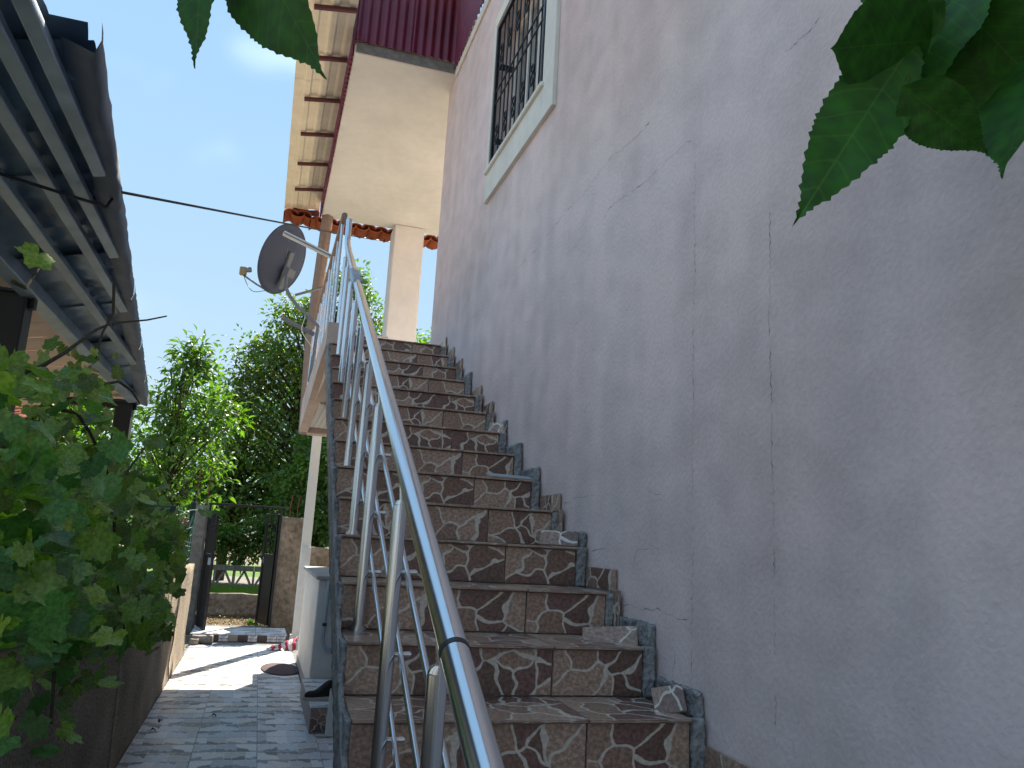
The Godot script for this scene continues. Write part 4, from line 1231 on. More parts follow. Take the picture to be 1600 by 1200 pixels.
# ------------------------------------------------------------------ beyond the gate
func beyond() -> void:
	var lw := thing("garden_wall", "low weathered concrete wall across the dirt strip beyond the gate", "wall", Vector3(0, 0, -15.6))
	part(lw, "concrete", lump(Vector3(9.0, 0.42, 0.2), Vector3i(60, 4, 2), 0.02, 3.0, 91), M.old_concrete, Vector3(0, 0.18, 0))
	var sf := thing("screen_fence", "pale pierced concrete block fence with triangular openings behind the lawn", "fence", Vector3(0, 0, -23.3))
	var M2: Material = M.concrete
	for k in 24:
		var x := -6.0 + k * 0.5
		boxp(sf, "top_rail", Vector3(x, 0.44, -0.06), Vector3(x + 0.495, 0.58, 0.06), M2, 0.008)
		boxp(sf, "bottom_rail", Vector3(x, -0.02, -0.06), Vector3(x + 0.495, 0.07, 0.06), M2, 0.008)
		for sg in [-1.0, 1.0]:
			var st := mb()
			cbox(st, Vector3.ZERO, Vector3(0.06, 0.44, 0.09), 0.006, Transform3D(Basis(Vector3.BACK, sg * 0.48), Vector3(x + 0.25 + sg * 0.10, 0.255, 0)))
			part(sf, "strut", st.commit(), M2)
		boxp(sf, "strut", Vector3(x - 0.03, 0.07, -0.045), Vector3(x + 0.03, 0.44, 0.045), M2, 0.006)
	# leaf litter and dry stems on the dirt
	var mm := MultiMesh.new()
	mm.transform_format = MultiMesh.TRANSFORM_3D
	mm.use_colors = true
	mm.mesh = leaf_quad(0.05, 0.03)
	mm.instance_count = 900
	var r := RandomNumberGenerator.new(); r.seed = 3
	for k in 900:
		var t := Transform3D(Basis(Vector3(r.randf() - 0.5, 1, r.randf() - 0.5).normalized(), r.randf() * TAU) * Basis(Vector3.RIGHT, r.randf_range(-0.5, 0.5)), Vector3(r.randf_range(-2.5, 2.5), 0.015, -13.4 - 2.0 * r.randf()))
		mm.set_instance_transform(k, t)
		var v := r.randf_range(0.6, 1.3)
		mm.set_instance_color(k, Color(0.13 * v, 0.085 * v, 0.045 * v))
	var li := MultiMeshInstance3D.new(); li.name = "leaf_litter"; li.multimesh = mm; li.material_override = M.foliage
	add_child(li)
	tag(li, "dry brown leaves scattered on the dirt beyond the gate", "leaf litter", "", "stuff")
	# weed
	var gm := MultiMesh.new()
	gm.transform_format = MultiMesh.TRANSFORM_3D
	var gs := mb()
	tri(gs, Vector3(-0.006, 0, 0), Vector3(0.006, 0, 0), Vector3(0.01, 0.10, 0.02), Vector3.BACK)
	gm.mesh = gs.commit()
	gm.instance_count = 26000
	for k in 26000:
		var p := Vector3(r.randf_range(-4.5, 4.5), -0.012, -20.2 - 3.0 * r.randf())
		gm.set_instance_transform(k, Transform3D(Basis(Vector3.UP, r.randf() * TAU).scaled(Vector3.ONE * r.randf_range(0.6, 1.5)), p))
	var gi := MultiMeshInstance3D.new(); gi.name = "grass"; gi.multimesh = gm; gi.material_override = M.grass
	add_child(gi)
	tag(gi, "short sunlit grass between the low wall and the pierced fence", "grass", "", "stuff")
	var wd := thing("weed", "small dark green weed growing in the dirt beyond the gate", "plant", Vector3(0.10, 0, -14.3))
	var lf := leaf_quad(0.16, 0.06)
	for k in 14:
		var a := TAU * k / 14.0
		var o := part(wd, "leaf", lf, M.grape[3], Vector3(cos(a) * 0.05, 0.04 + 0.02 * (k % 3), sin(a) * 0.05))
		o.rotation = Vector3(0.5 + 0.2 * (k % 2), a, 0)
	# neighbour's white house glimpsed through the vine
	var nh := thing("neighbour_house", "small white house glimpsed through the vine under the shed roof", "house", Vector3(-8.2, 0, -21.0))
	part(nh, "wall", box(Vector3(6, 3.4, 5), 0.02), M.house_white, Vector3(0, 1.68, 0))
	var rs := mb()
	for sg in [-1.0, 1.0]:
		quad(rs, Vector3(-3.4, 3.38, sg * 2.9), Vector3(3.4, 3.38, sg * 2.9), Vector3(3.4, 4.6, 0), Vector3(-3.4, 4.6, 0), Vector3(0, 1, sg * 0.5).normalized())
	part(nh, "roof", rs.commit(), M.clay)
	for x in [-1.6, 1.4]:
		var wn := part(nh, "window", box(Vector3(1.0, 1.2, 0.06), 0.01), M.white_paint, Vector3(x, 1.9, 2.52))
		part(wn, "pane", box(Vector3(0.84, 1.04, 0.03), 0.0), M.dark_glass, Vector3(0, 0, 0.03))

# ------------------------------------------------------------------ trees
func leaf_quad(l: float, w: float) -> ArrayMesh:
	var st := mb()
	var a := Vector3.ZERO; var m := Vector3(0, 0.012, l * 0.5); var t := Vector3(0, -0.02, l)
	for sg in [-1.0, 1.0]:
		var e1 := Vector3(sg * w * 0.5, 0.022, l * 0.38); var e2 := Vector3(sg * w * 0.38, 0.012, l * 0.68)
		for f in [[a, e1, m], [m, e1, e2], [m, e2, t]]:
			var n: Vector3 = (f[1] - f[0]).cross(f[2] - f[0]).normalized()
			if n.y < 0: n = -n
			tri(st, f[0], f[1], f[2], n)
	return st.commit()

# crown made of leaf clumps on real limbs
func tree(called: String, label: String, at: Vector3, height: float, lobes: Array, leaf: Vector2, count: int, pal: Array, sd: int, trunk_r := 0.14, clump := 0.42, group := "") -> void:
	var t := thing(called, label, "tree" if height > 2.6 else "shrub", at, 0.0, group)
	var r := RandomNumberGenerator.new(); r.seed = sd
	var ws := mb()
	var top := Vector3(r.randf_range(-0.2, 0.2), height * 0.72, r.randf_range(-0.2, 0.2))
	if height > 2.6:
		tube_into(ws, [Vector3.ZERO, Vector3(0.04, height * 0.2, 0.03), Vector3(-0.05, height * 0.45, -0.03), top], [trunk_r, trunk_r * 0.85, trunk_r * 0.6, trunk_r * 0.25], 10)
	part(t, "trunk", ws.commit() if height > 2.6 else tube([Vector3.ZERO, Vector3(0.02, height * 0.5, 0)], 0.03, 6), M.bark)
	var clumps := []
	var bs := mb()
	for l in lobes:
		# lobe: centre, radii, clump number
		for k in int(l[2]):
			var d := Vector3(r.randfn(), r.randfn(), r.randfn()).normalized()
			var rad: float = pow(r.randf(), 0.4)
			var p: Vector3 = l[0] + d * rad * l[1]
			if p.y < 0.15: p.y = 0.15 + r.randf() * 0.3
			clumps.append([p, clump * r.randf_range(0.55, 1.25), r.randf_range(0.75, 1.25)])
			if k % 3 == 0:
				var q := Vector3(top.x, clamp(p.y * 0.75 - 0.3, height * 0.08, height * 0.7), top.z)
				var mid := q.lerp(p, 0.5) + Vector3(0, 0.12, 0)
				tube_into(bs, [q, mid, p], [trunk_r * 0.28, trunk_r * 0.16, 0.012], 5, false)
	part(t, "branches", bs.commit(), M.bark)
	var mm := MultiMesh.new()
	mm.transform_format = MultiMesh.TRANSFORM_3D
	mm.use_colors = true
	mm.mesh = leaf_quad(leaf.x, leaf.y)
	mm.instance_count = count
	for k in count:
		var c = clumps[r.randi() % clumps.size()]
		var d := Vector3(r.randfn(), r.randfn() * 0.8, r.randfn()).normalized()
		var p: Vector3 = c[0] + d * c[1] * pow(r.randf(), 0.45)
		var out := (d + Vector3(0, -0.25, 0) + Vector3(r.randf() - 0.5, r.randf() - 0.5, r.randf() - 0.5) * 0.9).normalized()
		var up := (Vector3.UP + Vector3(r.randfn(), r.randfn(), r.randfn()) * 0.45).normalized()
		var bz := out; var bx := up.cross(bz).normalized(); var byv := bz.cross(bx)
		mm.set_instance_transform(k, Transform3D(Basis(bx, byv, bz).scaled(Vector3.ONE * r.randf_range(0.65, 1.25)), p))
		var cc: Color = pal[r.randi() % pal.size()]
		cc = cc * (c[2] * r.randf_range(0.8, 1.2)); cc.a = 1.0
		mm.set_instance_color(k, cc)
	var mi := MultiMeshInstance3D.new(); mi.name = "crown"; mi.multimesh = mm; mi.material_override = M.foliage
	mi.set_meta("kind", "stuff")
	t.add_child(mi)

func trees() -> void:
	var green := [Color(0.12, 0.21, 0.06), Color(0.15, 0.25, 0.07), Color(0.175, 0.265, 0.075)]
	var light := [Color(0.14, 0.235, 0.06), Color(0.17, 0.26, 0.065), Color(0.12, 0.21, 0.055)]
	var warm := [Color(0.20, 0.20, 0.05), Color(0.13, 0.13, 0.04), Color(0.08, 0.13, 0.03)]
	tree("walnut_tree", "bright yellow green young tree with long drooping leaves next to the shed roof end", Vector3(-1.75, 0, -17.2), 5.4,
		[[Vector3(0.05, 4.0, 0), Vector3(0.75, 1.1, 0.8), 60], [Vector3(-0.05, 2.5, 0), Vector3(1.25, 1.1, 1.0), 80], [Vector3(0.12, 4.9, 0), Vector3(0.28, 0.45, 0.3), 16], [Vector3(0.75, 3.7, 0.2), Vector3(0.4, 0.5, 0.4), 18]], Vector2(0.19, 0.065), 3600, light, 1, 0.07, 0.27)
	tree("broadleaf_tree", "tall dense green tree with bronze tips behind the satellite dish", Vector3(1.0, 0, -25.5), 9.4,
		[[Vector3(0.2, 6.6, 0), Vector3(2.1, 2.0, 1.8), 140], [Vector3(0.3, 4.2, 0), Vector3(2.7, 2.0, 2.0), 150], [Vector3(-1.5, 6.7, 0), Vector3(0.9, 0.9, 1.0), 40], [Vector3(-0.5, 8.2, 0), Vector3(0.9, 0.8, 0.9), 30], [Vector3(0.9, 9.2, 0), Vector3(0.9, 0.8, 0.9), 34], [Vector3(2.1, 7.6, 0), Vector3(1.2, 1.5, 1.2), 50], [Vector3(-1.9, 5.4, 0), Vector3(0.8, 0.8, 0.8), 24]], Vector2(0.15, 0.085), 21000, green + [warm[0]], 2, 0.2, 0.50)
	tree("broadleaf_tree", "leafy green tree showing on both sides of the cream column", Vector3(4.9, 0, -26.5), 9.0,
		[[Vector3(0, 6.4, 0), Vector3(2.0, 2.1, 1.6), 110], [Vector3(0, 4.0, 0), Vector3(2.2, 2.0, 1.6), 80]], Vector2(0.15, 0.08), 16000, green + light, 3, 0.2, 0.45)
	tree("broadleaf_tree", "dark green tree filling the space above the garden gate", Vector3(-1.0, 0, -26.5), 6.6,
		[[Vector3(0, 4.0, 0), Vector3(2.6, 1.9, 1.4), 150], [Vector3(1.6, 2.6, 0.6), Vector3(2.6, 1.3, 1.0), 110], [Vector3(-1.6, 2.4, 0.4), Vector3(2.2, 1.2, 1.0), 80]], Vector2(0.17, 0.095), 15000, green, 4, 0.16, 0.45)
	tree("broadleaf_tree", "green tree standing behind the far shed post", Vector3(-4.6, 0, -20.5), 5.2,
		[[Vector3(0, 3.3, 0), Vector3(1.9, 1.5, 1.4), 90], [Vector3(0.6, 1.9, 0.5), Vector3(2.2, 1.0, 1.2), 80]], Vector2(0.15, 0.08), 15000, green + light, 5, 0.14, 0.4)
	tree("broadleaf_tree", "shaded green tree deep under the shed behind the vine", Vector3(-8.6, 0, -17.0), 4.6,
		[[Vector3(0, 2.8, 0), Vector3(1.6, 1.5, 1.4), 70]], Vector2(0.16, 0.09), 8000, green, 6, 0.13, 0.4)
	tree("broadleaf_tree", "leafy tree between the white pole and the stair side", Vector3(2.9, 0, -22.5), 5.2,
		[[Vector3(-0.6, 2.9, 0), Vector3(1.9, 1.9, 1.2), 110]], Vector2(0.15, 0.085), 13000, green, 7, 0.14, 0.4)
	for k in 4:
		var x: float = [-2.0, -0.55, 0.75, 2.0][k]
		tree("garden_shrub", ["leafy shrub behind the pierced fence near the roughcast wall", "leafy shrub above the pierced fence in the gateway", "leafy shrub above the pierced fence beside the open gate leaf", "leafy shrub behind the white pole beyond the gate"][k], Vector3(x, 0, -24.2 - 0.2 * (k % 2)), 2.1,
			[[Vector3(0, 1.25, 0), Vector3(0.75, 0.75, 0.6), 30]], Vector2(0.13, 0.075), 2600, green, 20 + k, 0.05, 0.26, "shrubs behind the pierced fence")

# ------------------------------------------------------------------ satellite dish
func dish() -> void:
	var c := Vector3(-0.09, 4.73, -9.6)
	var d := thing("satellite_dish", "dark grey satellite dish seen from behind on a bent pipe by the terrace", "dish", c)
	var n := Vector3(-0.74, 0.34, -0.56).normalized()
	var bx := n.cross(Vector3.UP).normalized()
	var byv := bx.cross(n).normalized()
	var st := mb(); st.set_smooth_group(0)
	var rings := 8; var seg := 48
	var P := func(i: int, k: int, off: float) -> Vector3:
		var rr := float(i) / rings
		var a := TAU * k / seg
		return bx * cos(a) * rr * 0.385 + byv * sin(a) * rr * 0.435 + n * (rr * rr * 0.085 - 0.085 - off)
	for off in [0.0, 0.006]:
		for i in rings:
			for k in seg:
				var a: Vector3 = P.call(i, k, off); var b: Vector3 = P.call(i, k + 1, off); var cc: Vector3 = P.call(i + 1, k + 1, off); var e: Vector3 = P.call(i + 1, k, off)
				for q in ([a, b, cc, a, cc, e] if off > 0.0 else [a, cc, b, a, e, cc]): st.add_vertex(q)
	for k in seg:
		var a: Vector3 = P.call(rings, k, 0.0); var b: Vector3 = P.call(rings, k + 1, 0.0); var cc: Vector3 = P.call(rings, k + 1, 0.006); var e: Vector3 = P.call(rings, k, 0.006)
		for q in [a, b, cc, a, cc, e]: st.add_vertex(q)
	st.index(); st.generate_normals()
	part(d, "reflector", st.commit(), M.dish)
	var rim := []
	for k in seg + 1: rim.append(P.call(rings, k, 0.003))
	part(d, "rim", tube(rim, 0.007, 6), M.dish)
	# bracket plates on the back
	var bk := -n
	var xf := Transform3D(Basis(bx, byv, n), bk * 0.115)
	var s1 := mb()
	cbox(s1, Vector3(0.0, -0.12, 0.0), Vector3(0.07, 0.46, 0.035), 0.006, Transform3D(Basis(bx, byv, n).rotated(n, -0.12), bk * 0.105))
	part(d, "back_bracket", s1.commit(), M.bracket)
	var s2 := mb()
	cbox(s2, Vector3(0.02, -0.13, -0.04), Vector3(0.13, 0.10, 0.09), 0.006, xf)
	part(d, "clamp", s2.commit(), M.bracket)
	for sg in [-1.0, 1.0]:
		part(d, "rib", tube([xf * Vector3(sg * 0.06, 0.02, 0.02), xf * Vector3(sg * 0.10, 0.33, 0.075)], 0.006, 6), M.bracket)
	# arm and receiver
	var ab := byv * -0.43 + n * 0.0
	var le := Vector3(-0.517, 4.538, -9.85) - c
	part(d, "receiver_arm", tube([ab + bk * 0.02, ab.lerp(le, 0.5) + Vector3(0, -0.005, 0), le], 0.011, 8), M.bracket)
	var rc := part(d, "receiver", box(Vector3(0.085, 0.10, 0.07), 0.012), M.beige_plastic, le + Vector3(-0.01, 0.05, 0))
	part(rc, "feed_horn", tube([Vector3(0.03, 0.01, 0), Vector3(0.075, 0.02, 0.03), Vector3(0.09, 0.022, 0.035)], [0.022, 0.034, 0.030], 14), M.bracket)
	var cab := []
	for q in 9:
		var t := q / 8.0
		cab.append(le.lerp(ab, t) + Vector3(0, -0.16 * sin(PI * t) * (1.2 - t), 0.02))
	part(d, "receiver_cable", tube(cab, 0.004, 5), M.cable)
	# bent mounting pipe and braces to the terrace edge
	var w := func(px: float, py: float, z: float) -> Vector3: return on_z(px, py, z) - c
	part(d, "mounting_pipe", tube([bk * 0.14 + byv * -0.12, w.call(446, 447, -9.45), w.call(452, 462, -9.4), w.call(466, 480, -9.35), w.call(482, 494, -9.3), w.call(497, 510, -9.25), Vector3(0.36, 3.2, -9.2) - c], 0.021, 12), M.bracket)
	part(d, "brace", tube([w.call(462, 461, -9.45), w.call(505, 449, -9.6)], 0.016, 10), M.bracket)
	var ca2 := []
	for q in 10:
		var t := q / 9.0
		ca2.append(w.call(468, 478, -9.36).lerp(Vector3(0.34, 3.5, -9.2) - c, t) + Vector3(0.04 * sin(t * 9.0), 0, 0.02))
	part(d, "drop_cable", tube(ca2, 0.005, 5), M.white_paint)
	# two aluminium profiles sticking out from the terrace
	var b1 := thing("aluminium_bar", "long silver aluminium bar sticking out over the satellite dish", "bar")
	var s := mb()
	var A := on_z(443, 364, -8.0); var B := on_z(524, 404, -8.0)
	var dir := (B - A).normalized()
	var bas := Basis(dir, dir.cross(Vector3.BACK).normalized() * -1.0, Vector3.BACK)
	cbox(s, Vector3.ZERO, Vector3((B - A).length(), 0.048, 0.04), 0.006, Transform3D(bas, (A + B) * 0.5))
	part(b1, "profile", s.commit(), M.white_paint)
	s = mb()
	cbox(s, Vector3(0, -0.002, 0.022), Vector3((B - A).length() - 0.01, 0.012, 0.006), 0.002, Transform3D(bas, (A + B) * 0.5))
	part(b1, "rail_slot", s.commit(), M.bracket)
	var b2 := thing("aluminium_bar", "shorter pale bar sticking out below the satellite dish", "bar")
	s = mb()
	A = on_z(440, 496, -9.3); B = on_z(491, 523, -9.3)
	dir = (B - A).normalized()
	bas = Basis(dir, dir.cross(Vector3.BACK).normalized() * -1.0, Vector3.BACK)
	cbox(s, Vector3.ZERO, Vector3((B - A).length(), 0.045, 0.05), 0.006, Transform3D(bas, (A + B) * 0.5))
	part(b2, "profile", s.commit(), M.bracket)
	s = mb()
	cbox(s, Vector3(-(B - A).length() * 0.5 + 0.01, 0, 0), Vector3(0.02, 0.05, 0.055), 0.004, Transform3D(bas, (A + B) * 0.5))
	part(b2, "end_cap", s.commit(), M.beige_plastic)

# ------------------------------------------------------------------ white counter wall and drain
func low_wall() -> void:
	var w := thing("counter_wall", "waist high white plastered wall with a grey cap under the terrace", "wall")
	boxp(w, "plaster_body", Vector3(0.605, 0.0, -10.36), Vector3(1.9, 1.085, -8.09), M.white_wall, 0.006)
	boxp(w, "cap", Vector3(0.575, 1.085, -10.40), Vector3(1.93, 1.122, -8.03), M.grey_cap, 0.006)
	boxp(w, "skirting", Vector3(0.596, 0.0, -10.35), Vector3(0.605, 0.08, -8.1), M.grey_cap, 0.002)
	boxp(w, "rear_wall", Vector3(1.9, 0.0, -11.6), Vector3(2.1, 2.8, -7.45), M.white_wall, 0.006)
	var p := thing("drain_pipe", "thin bent metal drain pipe on the white wall under the stairs", "pipe")
	part(p, "pipe", tube([Vector3(0.712, 1.75, -8.05), Vector3(0.690, 0.60, -8.05), Vector3(0.690, 0.53, -8.05), Vector3(0.705, 0.475, -8.05), Vector3(0.74, 0.45, -8.05), Vector3(1.2, 0.43, -8.05)], 0.016, 12), M.galv)
	part(p, "pipe_clamp", tube([Vector3(0.692, 0.66, -8.05), Vector3(0.692, 0.69, -8.05)], 0.021, 12), M.steel_joint)
	var b := thing("tiled_block", "small tiled block against the white wall with a black shoe on it", "block")
	boxp(b, "block_body", Vector3(0.535, 0.0, -8.088), Vector3(0.98, 0.185, -6.72), M.grey_cap, 0.004)
	for k in 3:
		boxp(b, "top_tile", Vector3(0.532, 0.185, -6.715 - 0.42 * (k + 1) + 0.003), Vector3(0.97, 0.194, -6.715 - 0.42 * k), M.path[k], 0.003)
	boxp(b, "front_tile", Vector3(0.538, 0.01, -6.72), Vector3(0.74, 0.18, -6.712), M.paving[0], 0.003)
	boxp(b, "front_tile", Vector3(0.744, 0.01, -6.72), Vector3(0.96, 0.18, -6.713), M.tile_dark, 0.003)
	var lt := thing("leaning_board", "pale narrow board leaning on the tiled block beside the stair side", "board")
	var s := mb()
	cbox(s, Vector3.ZERO, Vector3(0.10, 0.34, 0.02), 0.004, Transform3D(Basis.from_euler(Vector3(-0.22, 0.2, -0.1)), Vector3(0.705, 0.17, -6.63)))
	part(lt, "board", s.commit(), M.white_wall)
	s = mb()
	cbox(s, Vector3(0, 0.16, 0), Vector3(0.102, 0.012, 0.022), 0.003, Transform3D(Basis.from_euler(Vector3(-0.22, 0.2, -0.1)), Vector3(0.705, 0.17, -6.63)))
	part(lt, "board_edge", s.commit(), M.grey_cap)
	# shoe
	var sh := thing("shoe", "black shoe with a white sole on the tiled block", "shoe", Vector3(0.63, 0.194, -7.02), 0.35)
	var shst := mb(); shst.set_smooth_group(0)
	var prev := []
	for i in 15:
		var t := i / 14.0
		var x: float = lerp(-0.14, 0.14, t)
		var wd: float = 0.045 * sqrt(max(0.02, 1.0 - pow(abs(t * 2.0 - 1.0), 3.5)))
		var hh: float = lerp(0.05, 0.125, smoothstep(0.25, 0.75, t)) * (1.0 if t < 0.95 else 0.8)
		if t < 0.1: hh *= 0.6 + 4.0 * t
		var ring := []
		for k in 12:
			var a := PI * k / 11.0
			ring.append(Vector3(x, 0.022 + hh * pow(sin(a), 0.7), cos(a) * wd))
		if i > 0:
			for k in 11:
				for q in [prev[k], ring[k + 1], ring[k], prev[k], prev[k + 1], ring[k + 1]]: shst.add_vertex(q)
		prev = ring
	shst.index(); shst.generate_normals()
	part(sh, "upper", shst.commit(), M.shoe_black)
	var ss := mb()
	for i in 14:
		var t0 := i / 14.0; var t1 := (i + 1) / 14.0
		var w0: float = 0.05 * sqrt(max(0.05, 1.0 - pow(abs(t0 * 2.0 - 1.0), 3.5))); var w1: float = 0.05 * sqrt(max(0.05, 1.0 - pow(abs(t1 * 2.0 - 1.0), 3.5)))
		var x0: float = lerp(-0.148, 0.148, t0); var x1: float = lerp(-0.148, 0.148, t1)
		quad(ss, Vector3(x0, 0.026, -w0), Vector3(x1, 0.026, -w1), Vector3(x1, 0.026, w1), Vector3(x0, 0.026, w0), Vector3.UP)
		for sg in [-1.0, 1.0]:
			quad(ss, Vector3(x0, 0, sg * w0), Vector3(x1, 0, sg * w1), Vector3(x1, 0.026, sg * w1), Vector3(x0, 0.026, sg * w0), Vector3(0, 0, sg))
	part(sh, "sole", ss.commit(), M.sole)

# ------------------------------------------------------------------ things on the path
func small_things() -> void:
	var m := thing("floor_mat", "dark taupe oval mat lying on the sunlit path tiles", "mat", Vector3(0.40, 0.0, -9.75), 0.10)
	var st := mb(); st.set_smooth_group(0)
	var nz := FastNoiseLite.new(); nz.seed = 2; nz.frequency = 3.0
	for i in 6:
		for k in 28:
			var P := func(ii: int, kk: int) -> Vector3:
				var rr := ii / 6.0; var a := TAU * kk / 28.0
				var p := Vector3(cos(a) * rr * 0.20, 0, sin(a) * rr * 0.40)
				p.y = 0.008 + 0.035 * (1.0 - pow(rr, 3.0)) + 0.012 * nz.get_noise_2d(p.x * 2, p.z * 2) * (1.0 - rr)
				return p
			for q in [P.call(i, k), P.call(i, k + 1), P.call(i + 1, k + 1), P.call(i, k), P.call(i + 1, k + 1), P.call(i + 1, k)]: st.add_vertex(q)
	st.index(); st.generate_normals()
	part(m, "fabric", st.commit(), M.mat)
	var hem := []
	for k in 29: hem.append(Vector3(cos(TAU * k / 28.0) * 0.20, 0.008, sin(TAU * k / 28.0) * 0.40))
	part(m, "hem", tube(hem, 0.008, 6), M.mat)
	# striped towel heap
	var tw := thing("striped_towel", "crumpled red and white striped towel heaped against the white pole", "towel", Vector3(0.52, 0, -11.45))
	var n2 := FastNoiseLite.new(); n2.seed = 12; n2.frequency = 4.2; n2.fractal_octaves = 3
	for stripe in 9:
		var s := mb(); s.set_smooth_group(0)
		for i in 14:
			for j in 3:
				var P := func(a: int, b: int) -> Vector3:
					var u := (stripe + b / 3.0) / 9.0; var v := a / 14.0
					var x: float = lerp(-0.24, 0.15, u); var z: float = lerp(-0.2, 0.2, v)
					var hgt: float = 0.20 * pow(u, 1.8) * (1.0 - pow(abs(v * 2.0 - 1.0), 3.0)) + 0.02
					return Vector3(x + 0.03 * n2.get_noise_2d(x * 3, z * 3), max(0.004, hgt * (0.75 + 0.9 * n2.get_noise_2d(x * 1.7, z * 1.7 + 9))), z + 0.04 * n2.get_noise_2d(z * 3 + 5, x * 3))
				for q in [P.call(i, j), P.call(i + 1, j), P.call(i + 1, j + 1), P.call(i, j), P.call(i + 1, j + 1), P.call(i, j + 1)]: s.add_vertex(q)
		s.index(); s.generate_normals()
		part(tw, "stripe", s.commit(), M.red_cloth if stripe % 2 else M.white_cloth)
	var r := RandomNumberGenerator.new(); r.seed = 44
	var lq := leaf_quad(0.05, 0.03)
	var spots := [on_floor(234, 1143), on_floor(252, 1127), on_floor(330, 1120)]
	for k in 3:
		var o := thing("fallen_leaf", ["small black dry leaf on the shaded path tiles", "thin dry stalk curl on the path near the roughcast wall", "tiny brown leaf bit in the middle of the path"][k], "leaf", spots[k] + Vector3(0, 0.004, 0), r.randf() * TAU)
		part(o, "blade", lq, M.shoe_black if k == 0 else M.vine_wood)
		part(o, "stalk", tube([Vector3.ZERO, Vector3(0.004, 0.004, -0.02)], 0.0015, 4), M.vine_wood)

func on_floor(px: float, py: float) -> Vector3:
	var d := ray(px, py)
	return EYE + d * (-EYE.y / d.y)

# ------------------------------------------------------------------ vine
func grape_leaf(sd: int) -> ArrayMesh:
	var r := RandomNumberGenerator.new(); r.seed = sd
	var n := 40
	var st := mb(); st.set_smooth_group(0)
	var ring := []; var uvs := []; var mid := []; var muv := []
	var cup := r.randf_range(-0.12, 0.22)
	for k in n:
		var a := TAU * k / n - PI * 0.5
		var lobe := 0.0
		for q in 5:
			var la := PI * 0.5 + (q - 2) * 1.02
			var da: float = abs(wrapf(a - la, -PI, PI))
			lobe = max(lobe, (1.0 if q == 2 else 0.93 if q in [1, 3] else 0.80) * (1.0 - 0.34 * pow(min(1.0, da / 0.52), 1.4)))
		var notch: float = 1.0 - 0.75 * exp(-pow(abs(wrapf(a + PI * 0.5, -PI, PI)) / 0.32, 2.0))
		var rad: float = max(lobe, 0.62) * notch * (1.0 + (0.055 if k % 2 else -0.045) + r.randf_range(-0.03, 0.03))
		var p := Vector2(cos(a), sin(a)) * rad
		var hgt := cup * rad * rad + 0.10 * sin(a * 3.0 + sd) * rad
		ring.append(Vector3(p.x, hgt, p.y) * 0.5)
		uvs.append(Vector2(p.x * 0.5 + 0.5, p.y * 0.5 + 0.5))
		mid.append(Vector3(p.x * 0.5, hgt * 0.25 + 0.03 * sin(a * 5.0), p.y * 0.5) * 0.5)
		muv.append(Vector2(p.x * 0.25 + 0.5, p.y * 0.25 + 0.5))
	var mk := []; var mu := []
	for k in range(0, n, 4): mk.append(mid[k]); mu.append(muv[k])
	for k in mk.size():
		var k2 := (k + 1) % mk.size()
		for q in [[Vector3.ZERO, Vector2(0.5, 0.5)], [mk[k], mu[k]], [mk[k2], mu[k2]]]:
			st.set_uv(q[1]); st.add_vertex(q[0])
		for e in 4:
			var a := k * 4 + e; var b := (a + 1) % n
			var m = [mk[k], mu[k]] if e < 2 else [mk[k2], mu[k2]]
			for q in [m, [ring[a], uvs[a]], [ring[b], uvs[b]]]:
				st.set_uv(q[1]); st.add_vertex(q[0])
			if e == 1:
				for q in [[mk[k], mu[k]], [ring[b], uvs[b]], [mk[k2], mu[k2]]]:
					st.set_uv(q[1]); st.add_vertex(q[0])
	st.index(); st.generate_normals()
	return st.commit()

